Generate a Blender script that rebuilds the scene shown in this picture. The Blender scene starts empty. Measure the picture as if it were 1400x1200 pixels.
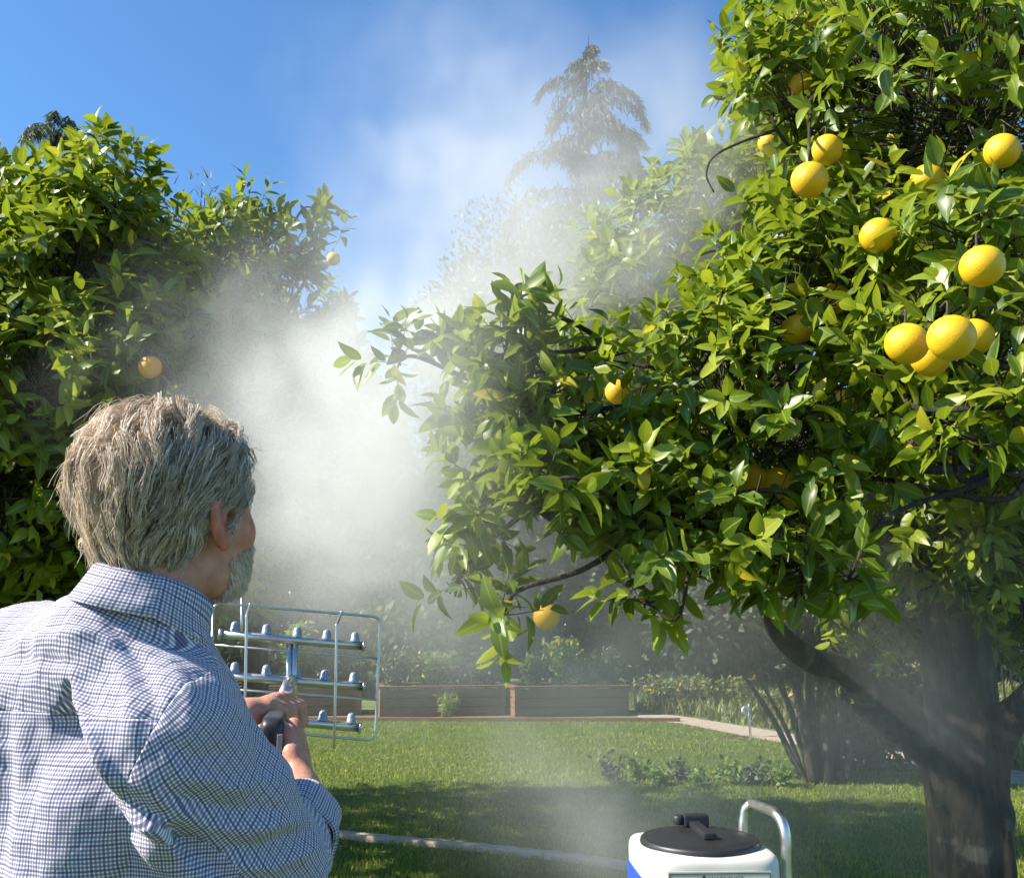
import bpy, bmesh, math, random
import numpy as np
from mathutils import Vector, Matrix

S = bpy.context.scene
COL = S.collection
rng = np.random.default_rng(7)
random.seed(7)

# ------------------------------------------------------------------ camera
FPX = 1300.0                       # focal length in photo pixels (1400 wide)
CAMZ = 1.45
PITCH = math.atan(260 / FPX)
cam = bpy.data.objects.new('camera', bpy.data.cameras.new('camera'))
COL.objects.link(cam)
S.camera = cam
cam.location = (0, 0, CAMZ)
cam.rotation_euler = (math.pi / 2 + PITCH, 0, 0)
cam.data.sensor_width = 36
cam.data.lens = FPX / 1400 * 36
cam.data.clip_start = 0.05
cam.data.clip_end = 3000
S.render.resolution_x, S.render.resolution_y = 1024, 877

# ------------------------------------------------------------------ sky, sun, exposure
SUN_EL = math.radians(38)
SUN_AZ = math.radians(-100)        # measured from +Y (view direction) towards +X
world = bpy.data.worlds.new('World')
S.world = world
world.use_nodes = True
wn = world.node_tree
bg = wn.nodes['Background']
sky = wn.nodes.new('ShaderNodeTexSky')
sky.sky_type = 'NISHITA'
sky.sun_disc = False
sky.sun_elevation = SUN_EL
sky.sun_rotation = SUN_AZ
sky.air_density = 1.0
sky.dust_density = 0.05
sky.ozone_density = 8.0
tint = wn.nodes.new('ShaderNodeMix')
tint.data_type = 'RGBA'
tint.blend_type = 'MULTIPLY'
tint.inputs[0].default_value = 1.0
tint.inputs[7].default_value = (0.88, 1.02, 1.0, 1)
wn.links.new(sky.outputs[0], tint.inputs[6])
wn.links.new(tint.outputs[2], bg.inputs[0])
bg.inputs[1].default_value = 0.105
sun_dir = Vector((math.sin(SUN_AZ) * math.cos(SUN_EL), math.cos(SUN_AZ) * math.cos(SUN_EL), math.sin(SUN_EL)))
sun = bpy.data.objects.new('sun', bpy.data.lights.new('sun', 'SUN'))
COL.objects.link(sun)
sun.data.energy = 5.0
sun.data.angle = math.radians(0.53)
sun.data.color = (1.0, 0.93, 0.81)
sun.rotation_euler = sun_dir.to_track_quat('Z', 'Y').to_euler()
vs = S.view_settings
vs.view_transform = 'Standard'
vs.look = 'None'
vs.gamma = 1
vs.use_curve_mapping = False
vs.exposure = 1.15
cy = S.cycles
cy.use_denoising = True
cy.max_bounces = 6
cy.diffuse_bounces = 3
cy.glossy_bounces = 2
cy.transmission_bounces = 3
cy.volume_bounces = 2
cy.transparent_max_bounces = 6
cy.caustics_reflective = False
cy.caustics_refractive = False
cy.sample_clamp_indirect = 4.0
cy.volume_step_rate = 2.2
cy.volume_max_steps = 256
cy.use_adaptive_sampling = True
cy.adaptive_threshold = 0.015

# ------------------------------------------------------------------ helpers
CP, SP = math.cos(PITCH), math.sin(PITCH)


def ray(px, py):
    u, v = (px - 700) / FPX, (600 - py) / FPX
    return Vector((u, CP - SP * v, SP + CP * v))


def at(px, py, d):
    """the point seen at photo pixel (px, py) that lies d metres in front of the camera along Y"""
    r = ray(px, py)
    return Vector((0, 0, CAMZ)) + r * (d / r.y)


def gr(px, py, z=0.0):
    r = ray(px, py)
    return Vector((0, 0, CAMZ)) + r * ((z - CAMZ) / r.z)


def project(V):
    V = np.asarray(V, float)
    x, y, z = V[..., 0], V[..., 1], V[..., 2] - CAMZ
    dep = CP * y + SP * z
    up = -SP * y + CP * z
    return np.stack([700 + FPX * x / dep, 600 - FPX * up / dep, dep], -1)


def mesh_np(name, V, tris=None, quads=None, smooth=True, attrs=None, cols=None):
    V = np.asarray(V, np.float32).reshape(-1, 3)
    me = bpy.data.meshes.new(name)
    me.vertices.add(len(V))
    me.vertices.foreach_set('co', V.ravel())
    nt = 0 if tris is None else len(tris)
    nq = 0 if quads is None else len(quads)
    parts, starts = [], []
    if nt:
        parts.append(np.asarray(tris, np.int32).ravel())
        starts.append(np.arange(nt, dtype=np.int32) * 3)
    if nq:
        parts.append(np.asarray(quads, np.int32).ravel())
        starts.append(nt * 3 + np.arange(nq, dtype=np.int32) * 4)
    if parts:
        li = np.concatenate(parts)
        me.loops.add(len(li))
        me.loops.foreach_set('vertex_index', li)
        me.polygons.add(nt + nq)
        me.polygons.foreach_set('loop_start', np.concatenate(starts))
        me.polygons.foreach_set('use_smooth', np.full(nt + nq, smooth, bool))
    for k, a in (attrs or {}).items():
        at_ = me.attributes.new(k, 'FLOAT', 'POINT')
        at_.data.foreach_set('value', np.asarray(a, np.float32))
    for k, a in (cols or {}).items():
        at_ = me.attributes.new(k, 'FLOAT_COLOR', 'POINT')
        a = np.asarray(a, np.float32)
        if a.shape[1] == 3:
            a = np.concatenate([a, np.ones((len(a), 1), np.float32)], 1)
        at_.data.foreach_set('color', a.ravel())
    me.update(calc_edges=True)
    me.validate()
    return me


def link(name, me, m=None, parent=None, loc=None):
    o = bpy.data.objects.new(name, me)
    COL.objects.link(o)
    if m is not None and me is not None and len(me.materials) == 0:
        me.materials.append(m)
    if loc is not None:
        o.location = loc
    if parent is not None:
        o.parent = parent
        o.matrix_parent_inverse = Matrix.Translation(-Vector(root_loc(parent)))
    return o


def root_loc(o):
    v = Vector(o.location)
    if o.parent is not None:
        v = o.matrix_parent_inverse @ v
        v = v + Vector(root_loc(o.parent))
    return v


def empty(name, loc=(0, 0, 0)):
    o = bpy.data.objects.new(name, None)
    COL.objects.link(o)
    o.location = loc
    o.empty_display_size = 0.1
    return o


def tag(o, label=None, cat=None, group=None, kind=None):
    if label: o['label'] = label
    if cat: o['category'] = cat
    if group: o['group'] = group
    if kind: o['kind'] = kind
    return o


class MB:
    """collects plain shapes into one mesh"""
    def __init__(self):
        self.V, self.Q, self.T, self.n = [], [], [], 0

    def add(self, V, quads=None, tris=None):
        V = np.asarray(V, float).reshape(-1, 3)
        if quads is not None and len(quads): self.Q.append(np.asarray(quads, int).reshape(-1, 4) + self.n)
        if tris is not None and len(tris): self.T.append(np.asarray(tris, int).reshape(-1, 3) + self.n)
        self.V.append(V)
        self.n += len(V)

    def box(self, c, s, R=None):
        c = np.array(c, float)
        h = np.array(s, float) / 2
        co = np.array([[x, y, z] for x in (-1, 1) for y in (-1, 1) for z in (-1, 1)], float) * h
        if R is not None: co = co @ np.array(R).T
        self.add(co + c, [[0, 1, 3, 2], [4, 6, 7, 5], [0, 4, 5, 1], [2, 3, 7, 6], [0, 2, 6, 4], [1, 5, 7, 3]])

    def tube(self, pts, rad, n=8, cap=True, wob=None):
        V, Q, T = tube_np(pts, rad, n, cap, wob)
        self.add(V, Q, T)

    def lathe(self, prof, c=(0, 0, 0), n=24, M=None):
        """prof: (r, z) pairs"""
        a = np.linspace(0, 2 * np.pi, n, endpoint=False)
        V = np.array([[r * np.cos(t), r * np.sin(t), z] for r, z in prof for t in a])
        if M is not None: V = V @ np.array(M).T
        Q = [[i * n + j, i * n + (j + 1) % n, (i + 1) * n + (j + 1) % n, (i + 1) * n + j]
             for i in range(len(prof) - 1) for j in range(n)]
        self.add(V + np.array(c), Q)

    def mesh(self, name, smooth=False):
        return mesh_np(name, np.concatenate(self.V), np.concatenate(self.T) if self.T else None,
                       np.concatenate(self.Q) if self.Q else None, smooth)

    def build(self, name, m, parent=None, smooth=False, bevel=0):
        me = self.mesh(name, smooth)
        if bevel:
            bm = bmesh.new()
            bm.from_mesh(me)
            bmesh.ops.bevel(bm, geom=bm.edges[:], offset=bevel, segments=2, affect='EDGES', profile=0.6)
            bm.to_mesh(me)
            bm.free()
        return link(name, me, m, parent)


def smoothpath(pts, n):
    """Catmull-Rom resample"""
    P = np.array([list(p) for p in pts], float)
    if len(P) == 2:
        t = np.linspace(0, 1, n)[:, None]
        return P[0] * (1 - t) + P[1] * t
    P = np.concatenate([[2 * P[0] - P[1]], P, [2 * P[-1] - P[-2]]])
    k = len(P) - 3
    out = []
    for u in np.linspace(0, k - 1e-6, n):
        i = int(u)
        t = u - i
        a, b, c, d = P[i:i + 4]
        out.append(0.5 * (2 * b + (c - a) * t + (2 * a - 5 * b + 4 * c - d) * t * t + (3 * b - a - 3 * c + d) * t ** 3))
    return np.array(out)


def tube_np(pts, rad, n=8, cap=True, wob=None):
    P = np.array([list(p) for p in pts], float)
    m = len(P)
    rad = np.broadcast_to(np.asarray(rad, float), (m,)) if np.ndim(rad) == 0 or len(rad) == m else np.interp(np.linspace(0, 1, m), np.linspace(0, 1, len(rad)), rad)
    T = np.gradient(P, axis=0)
    T /= np.linalg.norm(T, axis=1)[:, None] + 1e-12
    ref = np.array([0, 0, 1.0]) if abs(T[0][2]) < 0.9 else np.array([1.0, 0, 0])
    x = np.cross(T[0], ref)
    x /= np.linalg.norm(x)
    V = []
    a = np.linspace(0, 2 * np.pi, n, endpoint=False)
    for i in range(m):
        x = x - T[i] * np.dot(x, T[i])
        x /= np.linalg.norm(x) + 1e-12
        y = np.cross(T[i], x)
        r = np.full(n, rad[i])
        if wob is not None: r = r * wob(i / (m - 1), a)
        V.append(P[i] + r[:, None] * (np.cos(a)[:, None] * x + np.sin(a)[:, None] * y))
    V = np.concatenate(V)
    Q = [[i * n + j, i * n + (j + 1) % n, (i + 1) * n + (j + 1) % n, (i + 1) * n + j] for i in range(m - 1) for j in range(n)]
    Tt = []
    if cap:
        V = np.concatenate([V, P[:1], P[-1:]])
        b = m * n
        Tt = [[b, (j + 1) % n, j] for j in range(n)] + [[b + 1, (m - 1) * n + j, (m - 1) * n + (j + 1) % n] for j in range(n)]
    return V, Q, Tt


def fnoise(P, s, seed=0):
    """cheap smooth pseudo noise in about -1..1 for arrays of points"""
    r = np.random.default_rng(seed)
    out = 0
    P = np.asarray(P) * s
    for k in range(5):
        w = r.normal(size=3)
        w /= np.linalg.norm(w)
        f = r.uniform(0.7, 1.9)
        out = out + np.sin(P @ w * f * 2.2 + r.uniform(0, 6.28) + 1.3 * np.sin(P @ np.roll(w, 1) * f * 1.7 + k))
    return out / 3.2


def unit(a):
    return a / (np.linalg.norm(a, axis=-1, keepdims=True) + 1e-12)


# ------------------------------------------------------------------ materials
def new_mat(name):
    m = bpy.data.materials.new(name)
    m.use_nodes = True
    nt = m.node_tree
    return m, nt, nt.nodes['Principled BSDF'], nt.nodes['Material Output']


def N(nt, t, **kw):
    n = nt.nodes.new(t)
    for k, v in kw.items():
        if hasattr(n, k): setattr(n, k, v)
    return n


def ramp(nt, stops, src):
    r = nt.nodes.new('ShaderNodeValToRGB')
    e = r.color_ramp.elements
    while len(e) < len(stops): e.new(0.5)
    for q, (p, c) in zip(e, stops):
        q.position = p
        q.color = (*c, 1)
    nt.links.new(src, r.inputs[0])
    return r.outputs[0]


def noise_mat(name, stops, scale=8, rough=0.8, detail=5, bump=0.0, bscale=None, spec=0.3, metal=0.0, coord='Object', stretch=None):
    m, nt, b, out = new_mat(name)
    tc = N(nt, 'ShaderNodeTexCoord')
    vec = tc.outputs[coord]
    if stretch:
        mp = N(nt, 'ShaderNodeMapping')
        mp.inputs['Scale'].default_value = stretch
        nt.links.new(vec, mp.inputs[0])
        vec = mp.outputs[0]
    no = N(nt, 'ShaderNodeTexNoise')
    no.inputs['Scale'].default_value = scale
    no.inputs['Detail'].default_value = detail
    no.inputs['Roughness'].default_value = 0.62
    nt.links.new(vec, no.inputs['Vector'])
    nt.links.new(ramp(nt, stops, no.outputs['Fac']), b.inputs['Base Color'])
    b.inputs['Roughness'].default_value = rough
    b.inputs['Specular IOR Level'].default_value = spec
    b.inputs['Metallic'].default_value = metal
    if bump:
        n2 = N(nt, 'ShaderNodeTexNoise')
        n2.inputs['Scale'].default_value = bscale or scale * 3
        n2.inputs['Detail'].default_value = 6
        nt.links.new(vec, n2.inputs['Vector'])
        bp = N(nt, 'ShaderNodeBump')
        bp.inputs['Strength'].default_value = min(1, bump)
        bp.inputs['Distance'].default_value = 0.02 * max(1, bump)
        nt.links.new(n2.outputs['Fac'], bp.inputs['Height'])
        nt.links.new(bp.outputs[0], b.inputs['Normal'])
    return m


def leaf_mat(name, dark, light, young, rough=0.34, trans=0.3, tcol=(0.30, 0.46, 0.03), midrib=True, spec=0.5):
    """tint attribute: 0 old dark leaf .. 1 young yellow-green leaf; across attribute: -1..1 over the blade"""
    m, nt, b, out = new_mat(name)
    a = N(nt, 'ShaderNodeAttribute', attribute_name='tint')
    col = ramp(nt, [(0, dark), (0.5, light), (0.82, young), (0.93, young), (1, (young[0] * 1.9, young[1] * 1.25, young[2]))], a.outputs['Fac'])
    tc = N(nt, 'ShaderNodeTexCoord')
    no = N(nt, 'ShaderNodeTexNoise')
    no.inputs['Scale'].default_value = 35
    no.inputs['Detail'].default_value = 3
    nt.links.new(tc.outputs['Object'], no.inputs['Vector'])
    mx = N(nt, 'ShaderNodeMix', data_type='RGBA', blend_type='MULTIPLY')
    mx.inputs[0].default_value = 0.55
    nt.links.new(col, mx.inputs[6])
    nt.links.new(ramp(nt, [(0.3, (0.72, 0.72, 0.6)), (0.7, (1.15, 1.1, 1.0))], no.outputs['Fac']), mx.inputs[7])
    base = mx.outputs[2]
    if midrib:
        ac = N(nt, 'ShaderNodeAttribute', attribute_name='across')
        ab = N(nt, 'ShaderNodeMath', operation='ABSOLUTE')
        nt.links.new(ac.outputs['Fac'], ab.inputs[0])
        f = ramp(nt, [(0.0, (0.55, 0.55, 0.55)), (0.1, (0.15, 0.15, 0.15)), (0.16, (0, 0, 0))], ab.outputs[0])
        m2 = N(nt, 'ShaderNodeMix', data_type='RGBA')
        nt.links.new(f, m2.inputs[0])
        nt.links.new(base, m2.inputs[6])
        m2.inputs[7].default_value = (*[min(1, c * 1.6 + 0.03) for c in young], 1)
        base = m2.outputs[2]
    nt.links.new(base, b.inputs['Base Color'])
    b.inputs['Roughness'].default_value = rough
    b.inputs['Specular IOR Level'].default_value = spec
    tr = N(nt, 'ShaderNodeBsdfTranslucent')
    m3 = N(nt, 'ShaderNodeMix', data_type='RGBA')
    m3.inputs[0].default_value = 0.5
    nt.links.new(base, m3.inputs[6])
    m3.inputs[7].default_value = (*tcol, 1)
    nt.links.new(m3.outputs[2], tr.inputs[0])
    ms = N(nt, 'ShaderNodeMixShader')
    ms.inputs[0].default_value = trans
    nt.links.new(b.outputs[0], ms.inputs[1])
    nt.links.new(tr.outputs[0], ms.inputs[2])
    nt.links.new(ms.outputs[0], out.inputs['Surface'])
    return m


def bark_mat(name, c1, c2, lich):
    m, nt, b, out = new_mat(name)
    tc = N(nt, 'ShaderNodeTexCoord')
    mp = N(nt, 'ShaderNodeMapping')
    mp.inputs['Scale'].default_value = (1, 1, 0.22)
    nt.links.new(tc.outputs['Object'], mp.inputs[0])
    no = N(nt, 'ShaderNodeTexNoise')
    no.inputs['Scale'].default_value = 30
    no.inputs['Detail'].default_value = 10
    no.inputs['Roughness'].default_value = 0.7
    nt.links.new(mp.outputs[0], no.inputs['Vector'])
    col = ramp(nt, [(0.40, c1), (0.60, c2)], no.outputs['Fac'])
    n2 = N(nt, 'ShaderNodeTexNoise')
    n2.inputs['Scale'].default_value = 7
    n2.inputs['Detail'].default_value = 6
    nt.links.new(tc.outputs['Object'], n2.inputs['Vector'])
    mk = ramp(nt, [(0.56, (0, 0, 0)), (0.66, (1, 1, 1))], n2.outputs['Fac'])
    mx = N(nt, 'ShaderNodeMix', data_type='RGBA')
    nt.links.new(mk, mx.inputs[0])
    nt.links.new(col, mx.inputs[6])
    mx.inputs[7].default_value = (*lich, 1)
    nt.links.new(mx.outputs[2], b.inputs['Base Color'])
    b.inputs['Roughness'].default_value = 0.9
    bp = N(nt, 'ShaderNodeBump')
    bp.inputs['Strength'].default_value = 1.0
    bp.inputs['Distance'].default_value = 0.045
    nt.links.new(no.outputs['Fac'], bp.inputs['Height'])
    nt.links.new(bp.outputs[0], b.inputs['Normal'])
    return m


def plain(name, c, rough=0.5, metal=0.0, spec=0.5):
    m, nt, b, out = new_mat(name)
    tc = N(nt, 'ShaderNodeTexCoord')
    no = N(nt, 'ShaderNodeTexNoise')
    no.inputs['Scale'].default_value = 25
    no.inputs['Detail'].default_value = 4
    nt.links.new(tc.outputs['Object'], no.inputs['Vector'])
    nt.links.new(ramp(nt, [(0.25, tuple(x * 0.88 for x in c)), (0.75, tuple(min(1, x * 1.06) for x in c))], no.outputs['Fac']), b.inputs['Base Color'])
    rr = ramp(nt, [(0.3, (rough * 0.85,) * 3), (0.7, (min(1, rough * 1.2),) * 3)], no.outputs['Fac'])
    nt.links.new(rr, b.inputs['Roughness'])
    b.inputs['Metallic'].default_value = metal
    b.inputs['Specular IOR Level'].default_value = spec
    return m


M = {}
M['citrus'] = leaf_mat('citrus leaf', (0.042, 0.085, 0.007), (0.115, 0.185, 0.011), (0.27, 0.33, 0.024), rough=0.40, trans=0.38, tcol=(0.42, 0.52, 0.03))
M['citrus_far'] = leaf_mat('citrus leaf further off', (0.040, 0.078, 0.006), (0.115, 0.18, 0.010), (0.28, 0.33, 0.02), rough=0.40, trans=0.38, tcol=(0.42, 0.52, 0.03))
M['hedge'] = leaf_mat('hedge leaf', (0.022, 0.05, 0.012), (0.05, 0.10, 0.02), (0.12, 0.17, 0.04), rough=0.5, trans=0.2, midrib=False)
M['shade_hedge'] = leaf_mat('shade-darkened hedge leaf', (0.012, 0.026, 0.007), (0.028, 0.052, 0.012), (0.06, 0.09, 0.022), rough=0.55, trans=0.15, tcol=(.10, .16, .03), midrib=False)  # hedge leaf darkened: its colour carries the shade on shrub and back trees
M['grey_leaf'] = leaf_mat('grey green foliage', (0.04, 0.065, 0.035), (0.075, 0.11, 0.06), (0.15, 0.18, 0.09), rough=0.6, trans=0.15, tcol=(0.12, 0.18, 0.08), midrib=False)
M['cedar'] = leaf_mat('cedar needles', (0.018, 0.03, 0.016), (0.035, 0.05, 0.028), (0.07, 0.085, 0.045), rough=0.6, trans=0.1, tcol=(0.06, 0.09, 0.04), midrib=False)
M['herb'] = leaf_mat('herb leaf', (0.05, 0.11, 0.02), (0.11, 0.2, 0.03), (0.25, 0.34, 0.05), rough=0.45, trans=0.3, midrib=False)
M['meadow'] = leaf_mat('meadow grass', (0.07, 0.10, 0.022), (0.13, 0.16, 0.035), (0.24, 0.23, 0.07), rough=0.6, trans=0.25, tcol=(0.25, 0.24, 0.06), midrib=False)
M['flower'] = leaf_mat('yellow petals', (0.5, 0.3, 0.02), (0.7, 0.45, 0.03), (0.8, 0.6, 0.05), rough=0.6, trans=0.3, tcol=(0.8, 0.5, 0.05), midrib=False)
M['grass'] = leaf_mat('lawn grass', (0.12, 0.17, 0.018), (0.22, 0.27, 0.03), (0.38, 0.38, 0.08), rough=0.5, trans=0.3, tcol=(0.22, 0.34, 0.04), midrib=False, spec=0.3)
M['lawn'] = noise_mat('lawn ground', [(0.3, (0.06, 0.10, 0.016)), (0.55, (0.11, 0.155, 0.025)), (0.8, (0.17, 0.19, 0.05))], scale=6, rough=0.95, bump=1, bscale=180, detail=8)
M['ground'] = noise_mat('garden ground', [(0.3, (0.07, 0.10, 0.03)), (0.5, (0.13, 0.16, 0.045)), (0.75, (0.22, 0.21, 0.08))], scale=2.2, rough=0.95, bump=1, bscale=40, detail=8)
M['concrete'] = noise_mat('concrete', [(0.3, (0.33, 0.26, 0.19)), (0.7, (0.50, 0.41, 0.31))], scale=9, rough=0.9, bump=0.6, bscale=60)
M['wood'] = noise_mat('weathered redwood', [(0.3, (0.13, 0.062, 0.034)), (0.7, (0.27, 0.14, 0.075))], scale=7, rough=0.8, bump=0.6, bscale=20, stretch=(1, 1, 9))
M['soil'] = noise_mat('soil', [(0.3, (0.03, 0.02, 0.012)), (0.7, (0.09, 0.06, 0.04))], scale=20, rough=1, bump=1)
M['bark'] = bark_mat('citrus bark', (0.020, 0.015, 0.010), (0.062, 0.046, 0.033), (0.15, 0.13, 0.10))
M['twig'] = noise_mat('twig bark', [(0.3, (0.04, 0.032, 0.02)), (0.7, (0.09, 0.075, 0.045))], scale=30, rough=0.8)
M['steel'] = plain('stainless steel', (0.56, 0.54, 0.52), 0.36, 1.0)
M['steel_soft'] = plain('brushed steel tube', (0.66, 0.64, 0.60), 0.36, 1.0)
M['nozzle'] = plain('blue grey nozzle', (0.28, 0.33, 0.38), 0.4, 0.3)
M['blackp'] = plain('black plastic', (0.022, 0.022, 0.025), 0.42)
M['greyp'] = plain('grey plastic', (0.30, 0.31, 0.32), 0.5)
M['iron'] = plain('black iron', (0.02, 0.02, 0.02), 0.5)
M['rubber'] = plain('rubber', (0.02, 0.02, 0.02), 0.8)


# ------------------------------------------------------------------ leaves
LT = [0, .10, .30, .54, .78, 1]
LW = [0.012, .125, .225, .228, .145, .004]


def leaf_template(curl, fold, twist, wave=0.0):
    V, A = [], []
    for i, (t, w) in enumerate(zip(LT, LW)):
        z = -curl * (t - 0.1) ** 2
        if i in (0, 5):
            V.append((0, t, z)); A.append(0)
        else:
            for s in (-1, 0, 1):
                tw = twist * t
                x = s * w * math.cos(tw)
                zz = z + abs(s) * w * fold + s * w * math.sin(tw) + (wave * math.sin(t * 9 + s) if s else 0)
                V.append((x, t, zz)); A.append(s)
    T = [[0, 2, 1], [0, 3, 2]]
    for k in range(3):
        a = 1 + 3 * k
        b = a + 3
        for c in (0, 1):
            T += [[a + c, a + c + 1, b + c + 1], [a + c, b + c + 1, b + c]]
    T += [[10, 11, 13], [11, 12, 13]]
    return np.array(V), np.array(T), np.array(A, float)


LEAVES = [leaf_template(c, f, t, w) for c, f, t, w in
          [(.10, .35, .1, .01), (.30, .30, -.25, .015), (.45, .45, .2, .0), (-.12, .5, .0, .02), (.2, .15, .35, .02), (.6, .3, -.1, .01), (.05, .25, -.3, .0)]]
CARD = (np.array([[0, 0, 0], [-.26, .5, .05], [.26, .5, .05], [0, 1, -.05]], float), np.array([[0, 2, 1], [1, 2, 3]]), np.zeros(4))
NEEDLE = (np.array([[-.05, 0, 0], [.05, 0, 0], [0.03, .55, -.03], [0, 1, -.12]], float), np.array([[0, 1, 2], [0, 2, 3]]), np.zeros(4))


class Leaves:
    def __init__(self):
        self.P, self.D, self.Nn, self.S, self.T = [], [], [], [], []

    def add(self, P, D, Nn, Sz, tint):
        self.P.append(P); self.D.append(D); self.Nn.append(Nn); self.S.append(Sz); self.T.append(tint)

    def arrays(self):
        return [np.concatenate(x) for x in (self.P, self.D, self.Nn, self.S, self.T)]


def leaf_mesh(name, P, D, Nn, Sz, T, templates, seed=0):
    r = np.random.default_rng(seed)
    var = r.integers(0, len(templates), len(P))
    Vs, Ts, As, Ti, off = [], [], [], [], 0
    D = unit(D)
    Nn = unit(Nn - D * np.sum(D * Nn, 1)[:, None])
    X = np.cross(D, Nn)
    for k, (v, t, a) in enumerate(templates):
        i = np.where(var == k)[0]
        if not len(i): continue
        w = P[i][:, None, :] + Sz[i][:, None, None] * (v[None, :, 0:1] * X[i][:, None] + v[None, :, 1:2] * D[i][:, None] + v[None, :, 2:3] * Nn[i][:, None])
        n = len(v)
        Vs.append(w.reshape(-1, 3))
        Ts.append((t[None] + (np.arange(len(i)) * n)[:, None, None] + off).reshape(-1, 3))
        As.append(np.tile(a, len(i)))
        Ti.append(np.repeat(T[i], n))
        off += len(i) * n
    return mesh_np(name, np.concatenate(Vs), np.concatenate(Ts), None, True, {'tint': np.concatenate(Ti), 'across': np.concatenate(As)})


def shoots(B, U, nl, stem, leaf, r, droop=0.25, tint0=0.3, tintj=0.25, young=0.12):
    """rosettes of leaves along short stems; returns Leaves arrays"""
    L = Leaves()
    K = len(B)
    U = unit(U)
    ref = np.where(np.abs(U[:, 2:3]) < 0.9, np.array([[0, 0, 1.0]]), np.array([[1.0, 0, 0]]))
    E1 = unit(np.cross(U, ref))
    E2 = np.cross(U, E1)
    ph = r.uniform(0, 6.28, K)
    stem = stem * r.uniform(0.6, 1.35, K)
    base_t = np.clip(r.normal(tint0, tintj, K), 0, 1)
    yng = r.random(K) < young
    for j in range(nl):
        t = (j + 0.5) / nl
        keep = r.random(K) < 0.93
        f = ph + j * 2.4 + r.normal(0, 0.25, K)
        R = np.cos(f)[:, None] * E1 + np.sin(f)[:, None] * E2
        a = (1.55 - 1.05 * t) + r.normal(0, 0.22, K)
        D = U * np.cos(a)[:, None] + R * np.sin(a)[:, None]
        D[:, 2] -= droop * (1 - 0.6 * t) * r.uniform(0.3, 1.6, K)
        D = unit(D)
        Nn = U * 1.0 + r.normal(0, 0.28, (K, 3))
        Nn[:, 2] += 0.35
        P = B + U * (stem * t)[:, None] + D * 0.008
        Sz = leaf * (0.72 + 0.45 * math.sin(math.pi * (0.15 + 0.75 * t))) * r.uniform(0.72, 1.2, K)
        ti = np.clip(base_t + r.normal(0, 0.12, K) + np.where(yng, 0.35 + 0.3 * t, 0.1 * t), 0, .9)
        ti = np.where(r.random(K) < .012, 1.0, ti)
        L.add(P[keep], D[keep], Nn[keep], Sz[keep], ti[keep])
    return L.arrays()


def lobe_points(lobes, dens, r, inner=0.42, seed=1):
    """shoot bases and outward directions over a union of ellipsoid lobes (c, (rx,ry,rz), weight)"""
    PB, PU, IDX = [], [], []
    C = np.array([l[0] for l in lobes], float)
    R = np.array([l[1] for l in lobes], float)
    for k, l in enumerate(lobes):
        c, rr = C[k], R[k]
        area = 4 * np.pi * ((rr[0] * rr[1]) ** 1.6 / 3 + (rr[0] * rr[2]) ** 1.6 / 3 + (rr[1] * rr[2]) ** 1.6 / 3) ** (1 / 1.6)
        n = int(area * dens * (l[2] if len(l) > 2 else 1)) + 4
        d = unit(r.normal(size=(n, 3)))
        q = 1 - inner * r.random(n) ** 1.6
        q = q * (1 + 0.16 * fnoise(d * 1.0 + k * 7.1, 2.6, seed + k))
        p = c + d * rr * q[:, None]
        ok = np.ones(n, bool)
        for j in range(len(lobes)):
            if j != k: ok &= np.sum(((p - C[j]) / R[j]) ** 2, 1) > 0.42
        p, d = p[ok], d[ok]
        u = unit(d * 0.85 + np.array([0, 0, 0.42]) + r.normal(0, 0.33, d.shape))
        PB.append(p); PU.append(u); IDX.append(np.full(len(p), k))
    return np.concatenate(PB), np.concatenate(PU), np.concatenate(IDX)


def visible_order(P, Sz, cell=11):
    """indices of leaves that lie front-most, in frame, largest first"""
    q = project(P)
    inf = (q[:, 0] > 2) & (q[:, 0] < 1398) & (q[:, 1] > 2) & (q[:, 1] < 1198) & (q[:, 2] > 0.3)
    idx = np.where(inf)[0]
    key = (q[idx, 0] // cell).astype(int) * 4096 + (q[idx, 1] // cell).astype(int)
    o = np.lexsort((q[idx, 2], key))
    idx, key = idx[o], key[o]
    first = np.concatenate([[True], key[1:] != key[:-1]])
    front = idx[first]
    size = Sz[front] / q[front, 2]
    return front[np.argsort(-size)]


LEAF_DATA = {}


def leaf_objects(parent, m, P, D, Nn, Sz, T, r, name='leaf'):
    """each of these leaves an object of its own, sharing mesh data"""
    D = unit(D)
    Nn = unit(Nn - D * np.sum(D * Nn, 1)[:, None])
    X = np.cross(D, Nn)
    for i in range(len(P)):
        k = int(r.integers(0, len(LEAVES)))
        t = int(min(7, T[i] * 8))
        key = (k, t, m.name)
        if key not in LEAF_DATA:
            v, tr, a = LEAVES[k]
            LEAF_DATA[key] = mesh_np('leaf', v, tr, None, True, {'tint': np.full(len(v), (t + 0.5) / 8), 'across': a})
            LEAF_DATA[key].materials.append(m)
        o = bpy.data.objects.new(name, LEAF_DATA[key])
        COL.objects.link(o)
        o.parent = parent
        mat = Matrix(((X[i][0], D[i][0], Nn[i][0], P[i][0]), (X[i][1], D[i][1], Nn[i][1], P[i][1]), (X[i][2], D[i][2], Nn[i][2], P[i][2]), (0, 0, 0, 1)))
        s = float(Sz[i])
        o.matrix_parent_inverse = Matrix.Translation(-Vector(root_loc(parent)))
        o.matrix_basis = mat @ Matrix.Diagonal((s, s, s, 1))


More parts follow.
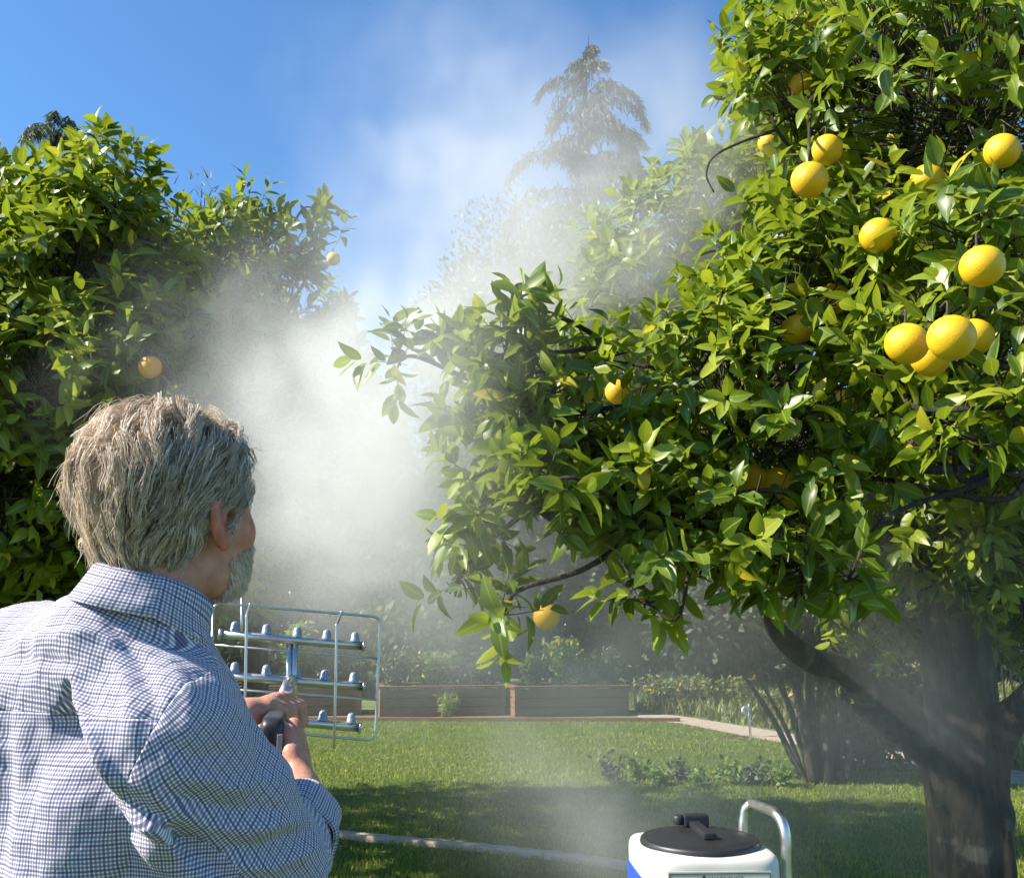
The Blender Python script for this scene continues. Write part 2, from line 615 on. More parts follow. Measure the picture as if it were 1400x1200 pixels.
def twig_mesh(name, B, U, back, r, rad=0.0024):
    """thin stems from each shoot back into the crown"""
    K = len(B)
    U = unit(U)
    p0 = B + U * 0.09
    p1 = B
    blen = np.linalg.norm(back, axis=1)[:, None]
    p2 = B - U * 0.14 * blen + r.normal(0, 0.02, (K, 3)) * blen + back * 0.10
    p3 = p2 + back * 0.28 + r.normal(0, 0.03, (K, 3)) * blen
    V = np.zeros((K, 4, 3, 3))
    ref = unit(r.normal(size=(K, 3)))
    E1 = unit(np.cross(U, ref))
    E2 = np.cross(U, E1)
    for i, (p, w) in enumerate(zip((p0, p1, p2, p3), (0.5, 0.8, 1.2, 1.8))):
        for j in range(3):
            a = j * 2.094
            V[:, i, j] = p + rad * w * (math.cos(a) * E1 + math.sin(a) * E2)
    base = (np.arange(K) * 12)[:, None, None]
    q = np.array([[i * 3 + j, i * 3 + (j + 1) % 3, (i + 1) * 3 + (j + 1) % 3, (i + 1) * 3 + j] for i in range(3) for j in range(3)])
    return mesh_np(name, V.reshape(-1, 3), None, (q[None] + base).reshape(-1, 4))


def wob_bark(seed, amp=0.1, ridges=False):
    r = np.random.default_rng(seed)
    f = r.uniform(0, 6.28, 6)
    def w(t, a):
        rg = 0
        if ridges:                    # long plates and cracks of old bark, knots
            q = a + .25 * np.sin(9 * t + f[1]) + .12 * np.sin(31 * t + 3 * a)
            rg = .030 * np.abs(np.sin(11 * q + 2.2 * np.sin(13 * t + f[0]))) ** .6 + .022 * np.abs(np.sin(17 * q + 3 * np.sin(19 * t + f[2]))) ** .6 - .035
            for kt, ka, kr in ((.35, 4.0, .16), (.52, 5.2, .13), (.62, 3.3, .15), (.25, 5.0, .10)):
                rg = rg + kr * np.exp(-((t - kt) / .035) ** 2 - (np.angle(np.exp(1j * (a - ka - f[3]))) / .38) ** 2)
        return rg + 1 + amp * (0.5 * np.sin(2 * a + f[0] + 4 * t) + 0.4 * np.sin(3 * a + f[1] - 5 * t) + 0.35 * np.sin(7 * a + f[2] + 3 * np.sin(5 * t)) + 0.25 * np.sin(11 * a + f[3] - 6 * t) + .3 * np.sin(2 * a + 17 * t + f[4]) * np.sin(9 * t + f[5]))
    return w


def citrus_tree(label, base, fork, limbs_from, lobes, dens, leafsize, nl, m, clear, seed, trunk_pts, trunk_rad, extra_limbs=(), solo=300, droop=0.25, tint0=0.3, young=0.12, group='citrus trees in the garden'):
    r = np.random.default_rng(seed)
    root = empty('citrus_tree', base)
    tag(root, label, 'tree', group)
    mb = MB()
    pts = smoothpath(trunk_pts, 70)
    mb.tube(pts, trunk_rad, 84, True, wob_bark(seed, 0.14, True))
    mb.build('trunk', M['bark'], root, True)
    for pl, rd in extra_limbs:
        k = MB()
        k.tube(smoothpath(pl, 22), rd, 14, True, wob_bark(seed + len(pl), 0.1))
        k.build('limb', M['bark'], root, True)
    fork = np.array(fork)
    for li, l in enumerate(lobes):
        if len(l) > 3 and l[3] is None: continue
        c = np.array(l[0])
        own = np.linalg.norm(c - fork)
        start, best = fork, own
        for l2 in lobes:                      # branch off the nearest bough on the way to the fork
            c2 = np.array(l2[0])
            if np.linalg.norm(c2 - fork) < own * .88 and np.linalg.norm(c2 - c) < best: start, best = c2, np.linalg.norm(c2 - c)
        mid = start * 0.5 + c * 0.5 + (r.normal(0, 0.07, 3) + np.array([0, 0, -0.03])) * min(1, best)
        k = MB()
        rr = min(0.013 + 0.03 * min(1.0, float(np.mean(l[1]))), .0025 + .018 * best)
        k.tube(smoothpath([start, start * 0.8 + mid * 0.2 + r.normal(0, .04, 3) * min(1, best), mid, c * .7 + mid * .3 + r.normal(0, 0.06, 3), c], 18), [rr, rr * .8, rr * .55, rr * .3], 9, True, wob_bark(seed + li, 0.1))
        k.build('limb', M['bark'], root, True)
    B, U, idx = lobe_points(lobes, dens, r, seed=seed)
    keep = fnoise(B, 2.6, seed + 5) + .35 * r.normal(size=len(B)) > -.62      # holes between the sprays
    keep |= np.array([np.mean(l[1]) for l in lobes])[idx] < .11
    qB = project(B)
    for (cx, cy, rad, dep) in clear:       # leave the fruit free in front
        dd = np.hypot(qB[:, 0] - cx, qB[:, 1] - cy)
        keep &= ~((dd < rad + 20) & (qB[:, 2] < dep + 0.10) & (r.random(len(B)) < 0.90))
    B, U, idx = B[keep], U[keep], idx[keep]
    C = np.array([l[0] for l in lobes])
    back = unit(unit(C[idx] - B) * 0.7 + unit(fork - B) * 0.3)
    back = back * np.clip(np.array([np.mean(l[1]) for l in lobes])[idx] * 3.0, .12, 1)[:, None]
    tw = link('twigs', twig_mesh('twigs', B, U, back, r), M['twig'], root)
    tag(tw, kind='stuff')
    P, D, Nn, Sz, T = shoots(B, U, nl, 0.13 * leafsize / 0.09, leafsize, r, droop=droop, tint0=tint0, young=young)
    q = project(P + unit(D) * Sz[:, None] * 0.5)
    keep = np.ones(len(P), bool)
    for (cx, cy, rad, dep) in clear:
        dd = np.hypot(q[:, 0] - cx, q[:, 1] - cy)
        keep &= ~((dd < rad * 0.80 + 2) & (q[:, 2] < dep + 0.06) & (r.random(len(P)) < 0.86))
    P, D, Nn, Sz, T = P[keep], D[keep], Nn[keep], Sz[keep], T[keep]
    order = visible_order(P + unit(D) * Sz[:, None] * 0.5, Sz)[:solo]
    mask = np.ones(len(P), bool)
    mask[order] = False
    fo = link('foliage', leaf_mesh('foliage', P[mask], D[mask], Nn[mask], Sz[mask], T[mask], LEAVES, seed), m, root)
    tag(fo, kind='stuff')
    leaf_objects(root, m, P[order], D[order], Nn[order], Sz[order], T[order], r)
    return root

# ================================================================== the ground
def sheet(name, pts, z, m, kind='structure', sub=0):
    me = mesh_np(name, [(p[0], p[1], z) for p in pts], None, None)
    bm = bmesh.new()
    vs_ = [bm.verts.new((p[0], p[1], z)) for p in pts]
    f = bm.faces.new(vs_)
    bm.normal_update()
    if f.normal.z < 0: f.normal_flip()
    bmesh.ops.triangulate(bm, faces=bm.faces[:])
    bm.to_mesh(me)
    bm.free()
    return tag(link(name, me, m), kind=kind)


sheet('ground', [(-900, -300), (900, -300), (900, 1500), (-900, 1500)], 0, M['ground'])
edge_far = [gr(0, 986), gr(300, 986), gr(520, 984), gr(700, 983), gr(872, 985)]
path_near = [gr(872, 984), gr(930, 989), gr(1025, 1008), gr(1107, 1022), gr(1240, 1045), gr(1400, 1075), gr(1600, 1115)]
path_far = [gr(872, 974), gr(930, 979), gr(1025, 994), gr(1107, 1008), gr(1240, 1030), gr(1400, 1055), gr(1600, 1088)]
lawn_pts = [(-9, 0), (9, 0)] + [(p.x, p.y) for p in reversed(path_near)] + [(p.x, p.y) for p in reversed(edge_far)]
sheet('lawn', lawn_pts, 0.004, M['lawn'])
sheet('path', [(p.x, p.y) for p in path_near] + [(p.x, p.y) for p in reversed(path_far)], 0.008, M['concrete'])

# concrete mowing kerb across the lawn
kp = smoothpath([gr(250, 1128), gr(420, 1140), gr(520, 1150), gr(640, 1161), gr(760, 1174), gr(860, 1188), gr(930, 1200)], 60)
kb = MB()
prof = [(-.06, -.02), (-.056, .030), (-.044, .042), (.044, .040), (.056, .029), (.06, -.02)]
tn = unit(np.gradient(kp, axis=0))
V = []
for i in range(len(kp)):
    nx = np.array([-tn[i][1], tn[i][0], 0])
    for (a, b) in prof:
        V.append(kp[i] + nx * (a + 0.006 * math.sin(i * 1.7)) + np.array([0, 0, b + 0.003 * math.sin(i * 2.3)]))
n = len(prof)
kb.add(V, [[i * n + j, (i + 1) * n + j, (i + 1) * n + j + 1, i * n + j + 1] for i in range(len(kp) - 1) for j in range(n - 1)])
tag(kb.build('kerb', M['concrete'], None, True), kind='structure')

# grass blades over the part of the lawn in view
NB = 190000
dd = np.exp(rng.uniform(math.log(5.2), math.log(16.2), NB))
xx = rng.uniform(-0.62, 0.66, NB) * dd
lawn_poly = np.array(lawn_pts)


def inside(poly, x, y):
    c = np.zeros(len(x), bool)
    j = len(poly) - 1
    for i in range(len(poly)):
        xi, yi, xj, yj = poly[i][0], poly[i][1], poly[j][0], poly[j][1]
        c ^= ((yi > y) != (yj > y)) & (x < (xj - xi) * (y - yi) / (yj - yi + 1e-12) + xi)
        j = i
    return c


ok = inside(lawn_poly, xx, dd)
dk = np.min(np.hypot(xx[:, None] - kp[None, ::3, 0], dd[:, None] - kp[None, ::3, 1]), 1)
ok &= dk > 0.085
xx, dd = xx[ok], dd[ok]
K = len(xx)
GP = np.stack([xx, dd, np.zeros(K)], 1)
GD = unit(np.stack([rng.normal(0, .5, K), rng.normal(0, .5, K), np.ones(K)], 1))
GN = unit(rng.normal(size=(K, 3)) * np.array([1, 1, .1]))
patch = fnoise(GP, 0.9, 5) * 0.5 + fnoise(GP, 3.0, 6) * 0.35
GS = rng.uniform(.022, .045, K) * (1 + 0.2 * patch) * (1 + 0.02 * dd)
GT = np.clip(0.42 + 0.34 * patch + rng.normal(0, .2, K), 0, 1)
BLADE = (np.array([[-.065, 0, 0], [.065, 0, 0], [.03, .6, .08], [0, 1, .3]], float), np.array([[0, 1, 2], [0, 2, 3]]), np.zeros(4))
tag(link('grass', leaf_mesh('grass', GP, GD, GN, GS, GT, [BLADE], 3), M['grass']), 'short mown green grass covering the lawn', 'grass', kind='stuff')


# ================================================================== plants in general
def bush_leaves(lobes, count, size, r, up=0.3, tint0=0.4, tj=0.25, inner=0.5, rough=0.2):
    C = np.array([l[0] for l in lobes], float)
    R = np.array([l[1] for l in lobes], float)
    vol = np.prod(R, 1) ** (2 / 3)
    n = r.choice(len(lobes), count, p=vol / vol.sum())
    d = unit(r.normal(size=(count, 3)))
    q = (1 - inner * r.random(count) ** 1.5) * (1 + rough * fnoise(d + n[:, None] * 3.3, 3.1, 2))
    P = C[n] + d * R[n] * q[:, None]
    D = unit(d * 0.7 + np.array([0, 0, up]) + r.normal(0, .55, d.shape))
    Nn = unit(d + r.normal(0, .5, d.shape) + np.array([0, 0, .4]))
    clump = fnoise(P, 1.3 / max(0.3, float(np.mean(R))), 9)
    T = np.clip(tint0 + 0.2 * clump + r.normal(0, tj * 0.6, count), 0, 1)
    return P, D, Nn, size * r.uniform(.6, 1.3, count), T


def far_tree(name, label, base, h, rad, m, count, size, seed, group=None, cat='tree', trunk=True, nl=9, tall=0.62, tint0=0.35, templ=None, low=0.36, rough=.2):
    r = np.random.default_rng(seed)
    root = empty(name, base)
    tag(root, label, cat, group)
    b = np.array(base)
    lobes = []
    for i in range(nl):
        a = r.uniform(0, 6.28)
        q = r.uniform(0.1, 0.62)
        z = r.uniform(low, 0.86)
        wz = 1 - abs(z - 0.55) * 0.7
        s = rad * r.uniform(.42, .62) * wz
        lobes.append((b + np.array([math.cos(a) * rad * q * wz, math.sin(a) * rad * q * wz, h * z]), (s, s, s * r.uniform(.8, 1.1))))
    lobes.append((b + np.array([0, 0, h * tall]), (rad * .66, rad * .66, h * (0.97 - tall))))
    P, D, Nn, Sz, T = bush_leaves(lobes, count, size, r, tint0=tint0, rough=rough)
    P[:, 2] = np.maximum(P[:, 2], 0.03)
    link('crown', leaf_mesh('crown', P, D, Nn, Sz, T, templ or [CARD], seed), m, root)
    if trunk:
        k = MB()
        k.tube(smoothpath([b + np.array([0, 0, -.1]), b + np.array([.05 * rad, 0, h * .3]), b + np.array([0, .05 * rad, h * .8])], 12), [h * .028, h * .02, h * .006], 10, True, wob_bark(seed, .1))
        for l in lobes[:6]:
            s0 = b + np.array([.03 * rad, 0, h * .32])
            k.tube(smoothpath([s0, (s0 + l[0]) / 2 + r.normal(0, .05 * rad, 3), l[0]], 8), [h * .012, h * .004], 6, True)
        k.build('trunk', M['bark'], root, True)
    return root


# ================================================================== the far garden
# trees standing behind the raised beds, left to right
back = [
    ('broad dark tree behind the left raised bed, half lost in mist', 150, 23, 7.0, 4.2),
    ('rounded dark tree directly behind the spray wand and mist', 400, 24, 6.6, 4.0),
    ('dark tree behind the middle raised bed, below the tall dome tree', 600, 23, 4.6, 3.6),
    ('dense dark tree behind the right raised bed', 800, 24, 5.4, 4.0),
    ('leafy tree right of the raised beds, beyond the path', 985, 26, 5.6, 3.4),
    ('tree seen between the thin stems of the shrub and fence', 1160, 27, 6.0, 3.8),
    ('tree behind the iron fence, glimpsed beside the thick trunk', 1330, 26, 7.0, 4.0),
    ('outermost tree at the right edge behind the fence', 1520, 27, 7.5, 4.4),
    ('outermost tree at the left edge behind the citrus', -60, 24, 7.0, 4.4),
]
for i, (lab, px, d, h, rad) in enumerate(back):
    x = at(px, 900, d).x
    far_tree('background_tree', lab, (x, d, 0), h, rad, M['hedge'] if i < 3 else M['shade_hedge'], 15000, 0.27, 40 + i, 'trees along the back of the garden', low=0.06, nl=16, tall=.46)
# pale dome of a tree in the mist
x = at(760, 900, 30).x
far_tree('dome_tree', 'big rounded tree veiled by mist left of the cedar', (x - 1.3, 30, 0), 16.6, 4.6, M['hedge'], 34000, 0.21, 61, None, low=.3, nl=12, tall=.55, rough=.06)
# feathery trees seen over the left citrus trees
for i, (lab, px, d, h, rad) in enumerate([
        ('feathery grey green tree peeking over the gap between the left citrus trees', 235, 21, 12.4, 1.6),
        ('feathery grey green tree top just left of the mist, behind the smaller citrus', 290, 22, 12.3, 1.5)]):
    x = at(px, 900, d).x
    far_tree('feathery_tree', lab, (x, d, 0), h, rad, M['grey_leaf'], 9000, 0.3, 70 + i, 'feathery trees behind the citrus', templ=[NEEDLE], low=.35, tint0=.45)

# deodar cedar
def cedar(base, H, label):
    r = np.random.default_rng(31)
    root = empty('cedar_tree', base)
    tag(root, label, 'tree')
    b = np.array(base)
    k = MB()
    tp = smoothpath([b, b + [.1, 0, H * .5], b + [-.05, 0, H * .85], b + [.1, 0, H * 0.985]], 24)
    k.tube(tp, [.42, .3, .12, .02], 12, True, wob_bark(3, .08))
    k.tube([tp[-1], tp[-1] + [.04, 0, .45]], [.02, .008], 5)
    L = Leaves()
    z = H * 0.16
    while z < H * 0.985:
        f = z / H
        reach = 1.08 * ((1 - f) * H) ** 0.58 * (0.3 + 0.95 * r.random()) + 0.15
        reach *= min(1, max(.4, (1 - f) * H / 2.2))
        a = r.uniform(0, 6.28)
        d = np.array([math.cos(a), math.sin(a), 0])
        c0 = tp[min(23, int(f / .985 * 23))]
        p0 = np.array([c0[0], c0[1], z])
        pts = smoothpath([p0, p0 + d * reach * .45 + [0, 0, .12 * reach], p0 + d * reach * .8 + [0, 0, -.02 * reach], p0 + d * reach + [0, 0, -.32 * reach]], 14)
        k.tube(pts, [.05 * (1 - f) + .02, .012], 5, True)
        n = int(60 + 150 * reach)
        t = r.random(n) ** .75
        ii = np.minimum((t * 13).astype(int), 12)
        w = (t * 13 - ii)[:, None]
        P = pts[ii] * (1 - w) + pts[ii + 1] * w
        side = np.cross(d, [0, 0, 1])
        P = P + side * r.normal(0, .16 * reach ** .7, n)[:, None] * (1 - .5 * t)[:, None] + np.array([0, 0, 1]) * r.normal(-.05, .06, n)[:, None]
        D = unit(np.array([0, 0, -1.0]) + d * .35 + r.normal(0, .35, (n, 3)))
        L.add(P, D, unit(r.normal(size=(n, 3))), r.uniform(.16, .42, n), np.clip(r.normal(.4, .2, n), 0, 1))
        z += r.uniform(.06, .20)
    k.build('trunk', M['bark'], root, True)
    P, D, Nn, Sz, T = L.arrays()
    WISP = (NEEDLE[0] * np.array([1.7, 1, 1]), NEEDLE[1], NEEDLE[2])
    link('crown', leaf_mesh('crown', P, D, Nn, Sz, T, [WISP], 5), M['cedar'], root)
    return root


ctop = at(800, 52, 33)
cedar((ctop.x, 33, 0), ctop.z, 'tall drooping cedar rising out of the mist')

# palm behind the left citrus
pt = at(74, 182, 42)
root = empty('palm_tree', (pt.x, 42, 0))
tag(root, 'distant palm top showing above the left citrus tree', 'tree')
k = MB()
k.tube(smoothpath([(pt.x, 42, 0), (pt.x + .2, 42, pt.z * .5), (pt.x, 42, pt.z)], 12), [.25, .18, .16], 10)
k.build('trunk', M['bark'], root, True)
r = np.random.default_rng(4)
L = Leaves()
k = MB()
for i in range(26):
    a = r.uniform(0, 6.28)
    e = r.uniform(-.6, 1.2)
    d = np.array([math.cos(a) * math.cos(e), math.sin(a) * math.cos(e), math.sin(e)])
    p0 = np.array([pt.x, 42, pt.z])
    pts = smoothpath([p0, p0 + d * .6, p0 + d * 1.1 + [0, 0, -.12], p0 + d * 1.4 + [0, 0, -.6]], 14)
    k.tube(pts, [.02, .006], 4)
    side = unit(np.cross(d, [0, 0, 1.0]))
    for j in range(4, 14):
        for s in (-1, 1):
            for q in range(3):
                L.add(pts[j][None] + r.normal(0, .03, (1, 3)), unit(side * s * .7 + np.array([0, 0, -.9]) + r.normal(0, .2, 3))[None], unit(r.normal(size=(1, 3))), np.array([r.uniform(.35, .7)]), np.array([r.uniform(.3, 1)]))
P, D, Nn, Sz, T = L.arrays()
k.build('frond_stems', M['twig'], root, True)
link('crown', leaf_mesh('crown', P, D, Nn, Sz, T, [NEEDLE], 5), M['grey_leaf'], root)


# ------------------------------------------------------------------ raised beds
YAW = math.radians(11)
RB = np.array([[math.cos(YAW), -math.sin(YAW), 0], [math.sin(YAW), math.cos(YAW), 0], [0, 0, 1]])


def raised_bed(label, c0, W, Dp, H):
    """c0: front left bottom corner"""
    root = empty('raised_bed', c0)
    tag(root, label, 'planter', 'raised garden beds at the end of the lawn')
    c0 = np.array(c0)
    nb = 3
    ph = H / nb
    for k in range(nb):
        z = ph * (k + .5)
        for (cx, cy, sx, sy) in ((W / 2, 0.02, W - .10, .04), (W / 2, Dp - 0.02, W - .10, .04)):
            m = MB()
            m.box(c0 + RB @ np.array([cx, cy, z]), (sx, sy, ph - .012), RB)
            m.build('plank', M['wood'], root, bevel=.004)
        for cx in (0.02, W - .02):
            m = MB()
            m.box(c0 + RB @ np.array([cx, Dp / 2, z]), (.04, Dp - .10, ph - .012), RB)
            m.build('plank', M['wood'], root, bevel=.004)
    for cx in (0.045, W - .045):
        for cy in (.045, Dp - .045):
            m = MB()
            m.box(c0 + RB @ np.array([cx, cy, H / 2 + .005]), (.1, .1, H + .01), RB)
            m.build('post', M['wood'], root, bevel=.004)
    for (cx, cy, sx, sy) in ((W / 2, .03, W + .06, .13), (W / 2, Dp - .03, W + .06, .13), (.02, Dp / 2, .13, Dp - .2), (W - .02, Dp / 2, .13, Dp - .2)):
        m = MB()
        m.box(c0 + RB @ np.array([cx, cy, H + .03]), (sx, sy, .035), RB)
        m.build('cap_board', M['wood'], root, bevel=.004)
    m = MB()
    m.box(c0 + RB @ np.array([W / 2, Dp / 2, H / 2 - .02]), (W - .1, Dp - .1, H - .06), RB)
    m.build('soil', M['soil'], root)
    return root


beds = []
for lab, px, W in (('left raised wooden bed behind the spray wand', 300, 2.35),
                   ('middle raised wooden bed right of the spray wand', 519, 2.15),
                   ('right raised wooden bed nearest the concrete path', 704, 2.0)):
    g = gr(px, 980.5)
    raised_bed(lab, (g.x, g.y, 0), W, 1.1, .46)
    beds.append((g, W))
# timber edging at the foot of the beds
e0, e1 = gr(330, 985), gr(930, 986.5)
m = MB()
mid = (np.array(e0) + np.array(e1)) / 2
v = np.array(e1) - np.array(e0)
an = math.atan2(v[1], v[0])
m.box(mid + [0, 0, .03], (np.linalg.norm(v), .07, .07), [[math.cos(an), -math.sin(an), 0], [math.sin(an), math.cos(an), 0], [0, 0, 1]])
tag(m.build('timber_edging', M['wood'], None, bevel=.01), 'low timber edging strip where the lawn meets the raised beds', 'edging')


def leafy_plant(name, label, p, h, w, m, count, size, seed, group=None, cat='plant', flowers=0, templ=None, tint0=.5):
    r = np.random.default_rng(seed)
    root = empty(name, p)
    tag(root, label, cat, group)
    p = np.array(p, float)
    k = MB()
    L = Leaves()
    ns = max(4, count // 26)
    tips = []
    for i in range(ns):
        a = r.uniform(0, 6.28)
        q = w * r.uniform(.15, 1)
        tip = p + np.array([math.cos(a) * q, math.sin(a) * q, h * r.uniform(.55, 1.05)])
        pts = smoothpath([p + np.array([math.cos(a), math.sin(a), 0]) * q * .3, p + (tip - p) * np.array([.55, .55, .6]), tip], 8)
        k.tube(pts, [.006, .0025], 4)
        tips.append(tip)
        n = count // ns
        t = r.random(n) ** .6
        ii = np.minimum((t * 7).astype(int), 6)
        P = pts[ii] + r.normal(0, .015 + .06 * w, (n, 3))
        D = unit(r.normal(size=(n, 3)) + np.array([0, 0, .35]))
        L.add(P, D, unit(np.array([0, 0, 1.0]) + r.normal(0, .5, (n, 3))), size * r.uniform(.6, 1.3, n), np.clip(r.normal(tint0, .22, n), 0, 1))
    k.build('stems', M['twig'], root, True)
    P, D, Nn, Sz, T = L.arrays()
    P[:, 2] = np.maximum(P[:, 2], p[2] + .01)
    fo = link('foliage', leaf_mesh('foliage', P, D, Nn, Sz, T, templ or [CARD], seed), m, root)
    if flowers:
        n = flowers * 6
        c = np.array(tips)[r.integers(0, len(tips), flowers)] + r.normal(0, .05 * w, (flowers, 3))
        P = np.repeat(c, 6, 0)
        D = unit(r.normal(size=(n, 3)) + [0, 0, .3])
        link('flowers', leaf_mesh('flowers', P, D, unit(r.normal(size=(n, 3))), np.full(n, .045), r.random(n), [CARD], seed), M['flower'], root)['kind'] = 'stuff'
    return root


seed = 200
bed_plants = [
    (0, .25, 'feathery herb at the far left of the left raised bed', .75, .35, 'grey_leaf', 900, .09, 0),
    (0, .52, 'tall bright green leafy plant in the left raised bed behind the spray wand', 1.15, .28, 'herb', 700, .16, 0),
    (0, .72, 'dark bushy plant right of the bright one in the left raised bed', .55, .36, 'hedge', 900, .09, 0),
    (0, .92, 'small pale plant at the right corner of the left raised bed', .45, .22, 'grey_leaf', 500, .07, 0),
    (1, .14, 'grey green bush at the left end of the middle raised bed', .7, .38, 'grey_leaf', 1100, .09, 0),
    (1, .42, 'green bush in the centre of the middle raised bed', .62, .42, 'herb', 1000, .10, 0),
    (1, .66, 'pale plant trailing over the front of the middle raised bed', .4, .34, 'grey_leaf', 800, .08, 0),
    (1, .90, 'grey bush at the right end of the middle raised bed', .75, .36, 'grey_leaf', 1000, .09, 0),
    (2, .20, 'dark plant at the left end of the right raised bed', .6, .34, 'hedge', 900, .09, 0),
    (2, .46, 'yellow flowering bush in the middle of the right raised bed', .85, .38, 'herb', 1000, .10, 26),
    (2, .70, 'green bush right of the yellow flowers in the right raised bed', .65, .36, 'hedge', 900, .09, 0),
    (2, .93, 'thin pale plant at the right end of the right raised bed', .75, .3, 'grey_leaf', 700, .08, 0)]
for b, f, lab, h, w, mm, cnt, sz, fl in bed_plants:
    g, W = beds[b]
    q = np.array(g) + RB @ np.array([W * f, .42, 0])
    leafy_plant('bed_plant', lab, (q[0], q[1], .42), h, w, M[mm], cnt, sz, seed, 'plants growing in the raised beds', flowers=fl, templ=[CARD] if mm != 'herb' else LEAVES[:4], tint0=.6)
    seed += 1
# hanging pale grass in front of the middle bed
q = gr(612, 982)
leafy_plant('trailing_plant', 'pale clump spilling in front of the middle raised bed', (q.x, q.y - .12, 0), .42, .22, M['herb'], 350, .13, 291, templ=[NEEDLE], tint0=.8)

# sunny meadow beyond the path with yellow flowers
mead = [(905, 968, 'yellow flowered plant beside the right raised bed', .55, 22), (945, 965, 'low meadow clump with yellow flowers left of the path light', .55, 12),
        (985, 968, 'green meadow clump behind the path light', .6, 4), (1060, 985, 'meadow clump right of the path light, behind thin stems', .5, 3), (1245, 985, 'yellow flowering plant by the iron fence', .9, 30),
        (1385, 1010, 'low clump right of the thick trunk, beyond the path', .5, 2)]
for i, (px, py, lab, h, fl) in enumerate(mead):
    g = gr(px, py)
    leafy_plant('meadow_plant', lab, (g.x, g.y, 0), h, .8, M['meadow'], 900, .1, 300 + i, 'plants in the meadow beyond the path', flowers=fl, tint0=.5)
NBm = 26000
gd = np.exp(rng.uniform(math.log(9.5), math.log(24), NBm))
gx = rng.uniform(.06, .75, NBm) * gd
pf = np.array([(p.x, p.y) for p in path_far])
ok = gd > np.interp(gx, pf[:, 0], pf[:, 1], left=99) + .15
ok &= gx > 2.05
gx, gd = gx[ok], gd[ok]
K = len(gx)
MP = np.stack([gx, gd, np.zeros(K)], 1)
tag(link('meadow_grass', leaf_mesh('meadow_grass', MP, unit(np.stack([rng.normal(0, .35, K), rng.normal(0, .35, K), np.ones(K)], 1)), unit(rng.normal(size=(K, 3))), rng.uniform(.12, .34, K), np.clip(rng.normal(.5, .25, K), 0, 1), [BLADE], 3), M['meadow']), 'long sunny meadow grass beyond the concrete path', 'grass', kind='stuff')

# path light on a stake
g = gr(1026, 1007)
root = empty('path_light', g)
tag(root, 'slim metal path light on a stake beside the path', 'path light')
k = MB()
k.tube([(g.x, g.y, -.05), (g.x, g.y, .44)], .016, 10)
k.build('stake', M['steel_soft'], root, True)
k = MB()
k.tube(smoothpath([(g.x, g.y, .36), (g.x - .05, g.y - .03, .41), (g.x - .10, g.y - .05, .36), (g.x - .09, g.y - .05, .31)], 12), [.018, .022, .03], 10)
k.build('lamp_head', M['steel_soft'], root, True)
k = MB()
k.lathe([(0.0, .02), (.2, .018), (.26, .0)], (g.x - .25, g.y - .12, .0), 20)
k.build('base_plate', M['soil'], root, True)

# iron fence on the right
root = empty('iron_fence', (4.4, 15.6, 0))
tag(root, 'black iron picket fence beyond the path, seen past the trunk', 'fence')
pk = MB()
pk.box((0, 0, .62), (.022, .022, 1.24))
pme = pk.mesh('picket')
pme.materials.append(M['iron'])
A0, A1 = np.array([4.6, 15.8, 0]), np.array([11.8, 14.0, 0])
npk = 62
for i in range(npk):
    p = A0 + (A1 - A0) * i / (npk - 1)
    link('picket', pme, None, root, Vector(p))
for z in (.14, 1.12):
    k = MB()
    k.tube([A0 + [0, 0, z], A1 + [0, 0, z]], .024, 4)
    k.build('rail', M['iron'], root)

# ------------------------------------------------------------------ many-stemmed shrub in the middle distance
def stem_shrub(base, label):
    r = np.random.default_rng(17)
    root = empty('stem_shrub', base)
    tag(root, label, 'shrub')
    d0 = base[1]
    stems = [((1098, 1066), (1058, 985), (1005, 905), .026), ((1104, 1066), (1072, 990), (1022, 900), .02), ((1110, 1066), (1085, 980), (1045, 890), .03),
             ((1115, 1068), (1095, 970), (1080, 870), .05), ((1122, 1068), (1108, 960), (1110, 850), .05), ((1108, 1060), (1065, 1000), (1030, 945), .016),
             ((1130, 1068), (1130, 970), (1150, 860), .06), ((1142, 1068), (1150, 980), (1185, 870), .05), ((1150, 1066), (1175, 1000), (1235, 900), .04),
             ((1120, 1064), (1090, 1010), (1070, 930), .02), ((1136, 1066), (1120, 985), (1128, 880), .04), ((1158, 1068), (1165, 990), (1210, 860), .03)]
    for i, (a, b, c, rr) in enumerate(stems):
        dd_ = d0 + r.uniform(-.25, .25)
        p0, p1, p2 = at(*a, dd_), at(*b, dd_ + r.uniform(-.2, .2)), at(*c, dd_ + r.uniform(-.5, .5))
        p0.z = -.05
        k = MB()
        k.tube(smoothpath([p0, p1, p2], 14), [rr * 1.25, rr, rr * .6], 9, True, wob_bark(i, .1))
        k.build('stem', M['bark'], root, True)
    lobes = [(np.array(at(x, y, d0 + o)), (rr, rr, rr * .7)) for x, y, o, rr in
             ((960, 850, 0, .62), (1060, 815, -.2, .75), (1170, 810, .2, .85), (1275, 830, .3, .75), (1110, 745, .4, 1.0), (1225, 760, .2, .9), (1330, 800, .6, .8), (1180, 905, .5, .42), (1240, 960, .4, .42), (1190, 1010, .6, .42), (1150, 985, .8, .4))]
    P, D, Nn, Sz, T = bush_leaves(lobes, 30000, .11, r, up=-.1, tint0=.2, inner=.75)
    f = link('foliage', leaf_mesh('foliage', P, D, Nn, Sz, T, [CARD], 5), M['shade_hedge'], root)
    tag(f, kind='stuff')
    return root


sb = gr(1120, 1066)
stem_shrub((sb.x, sb.y, 0), 'many stemmed shrub on bare thin trunks behind the lawn shade')

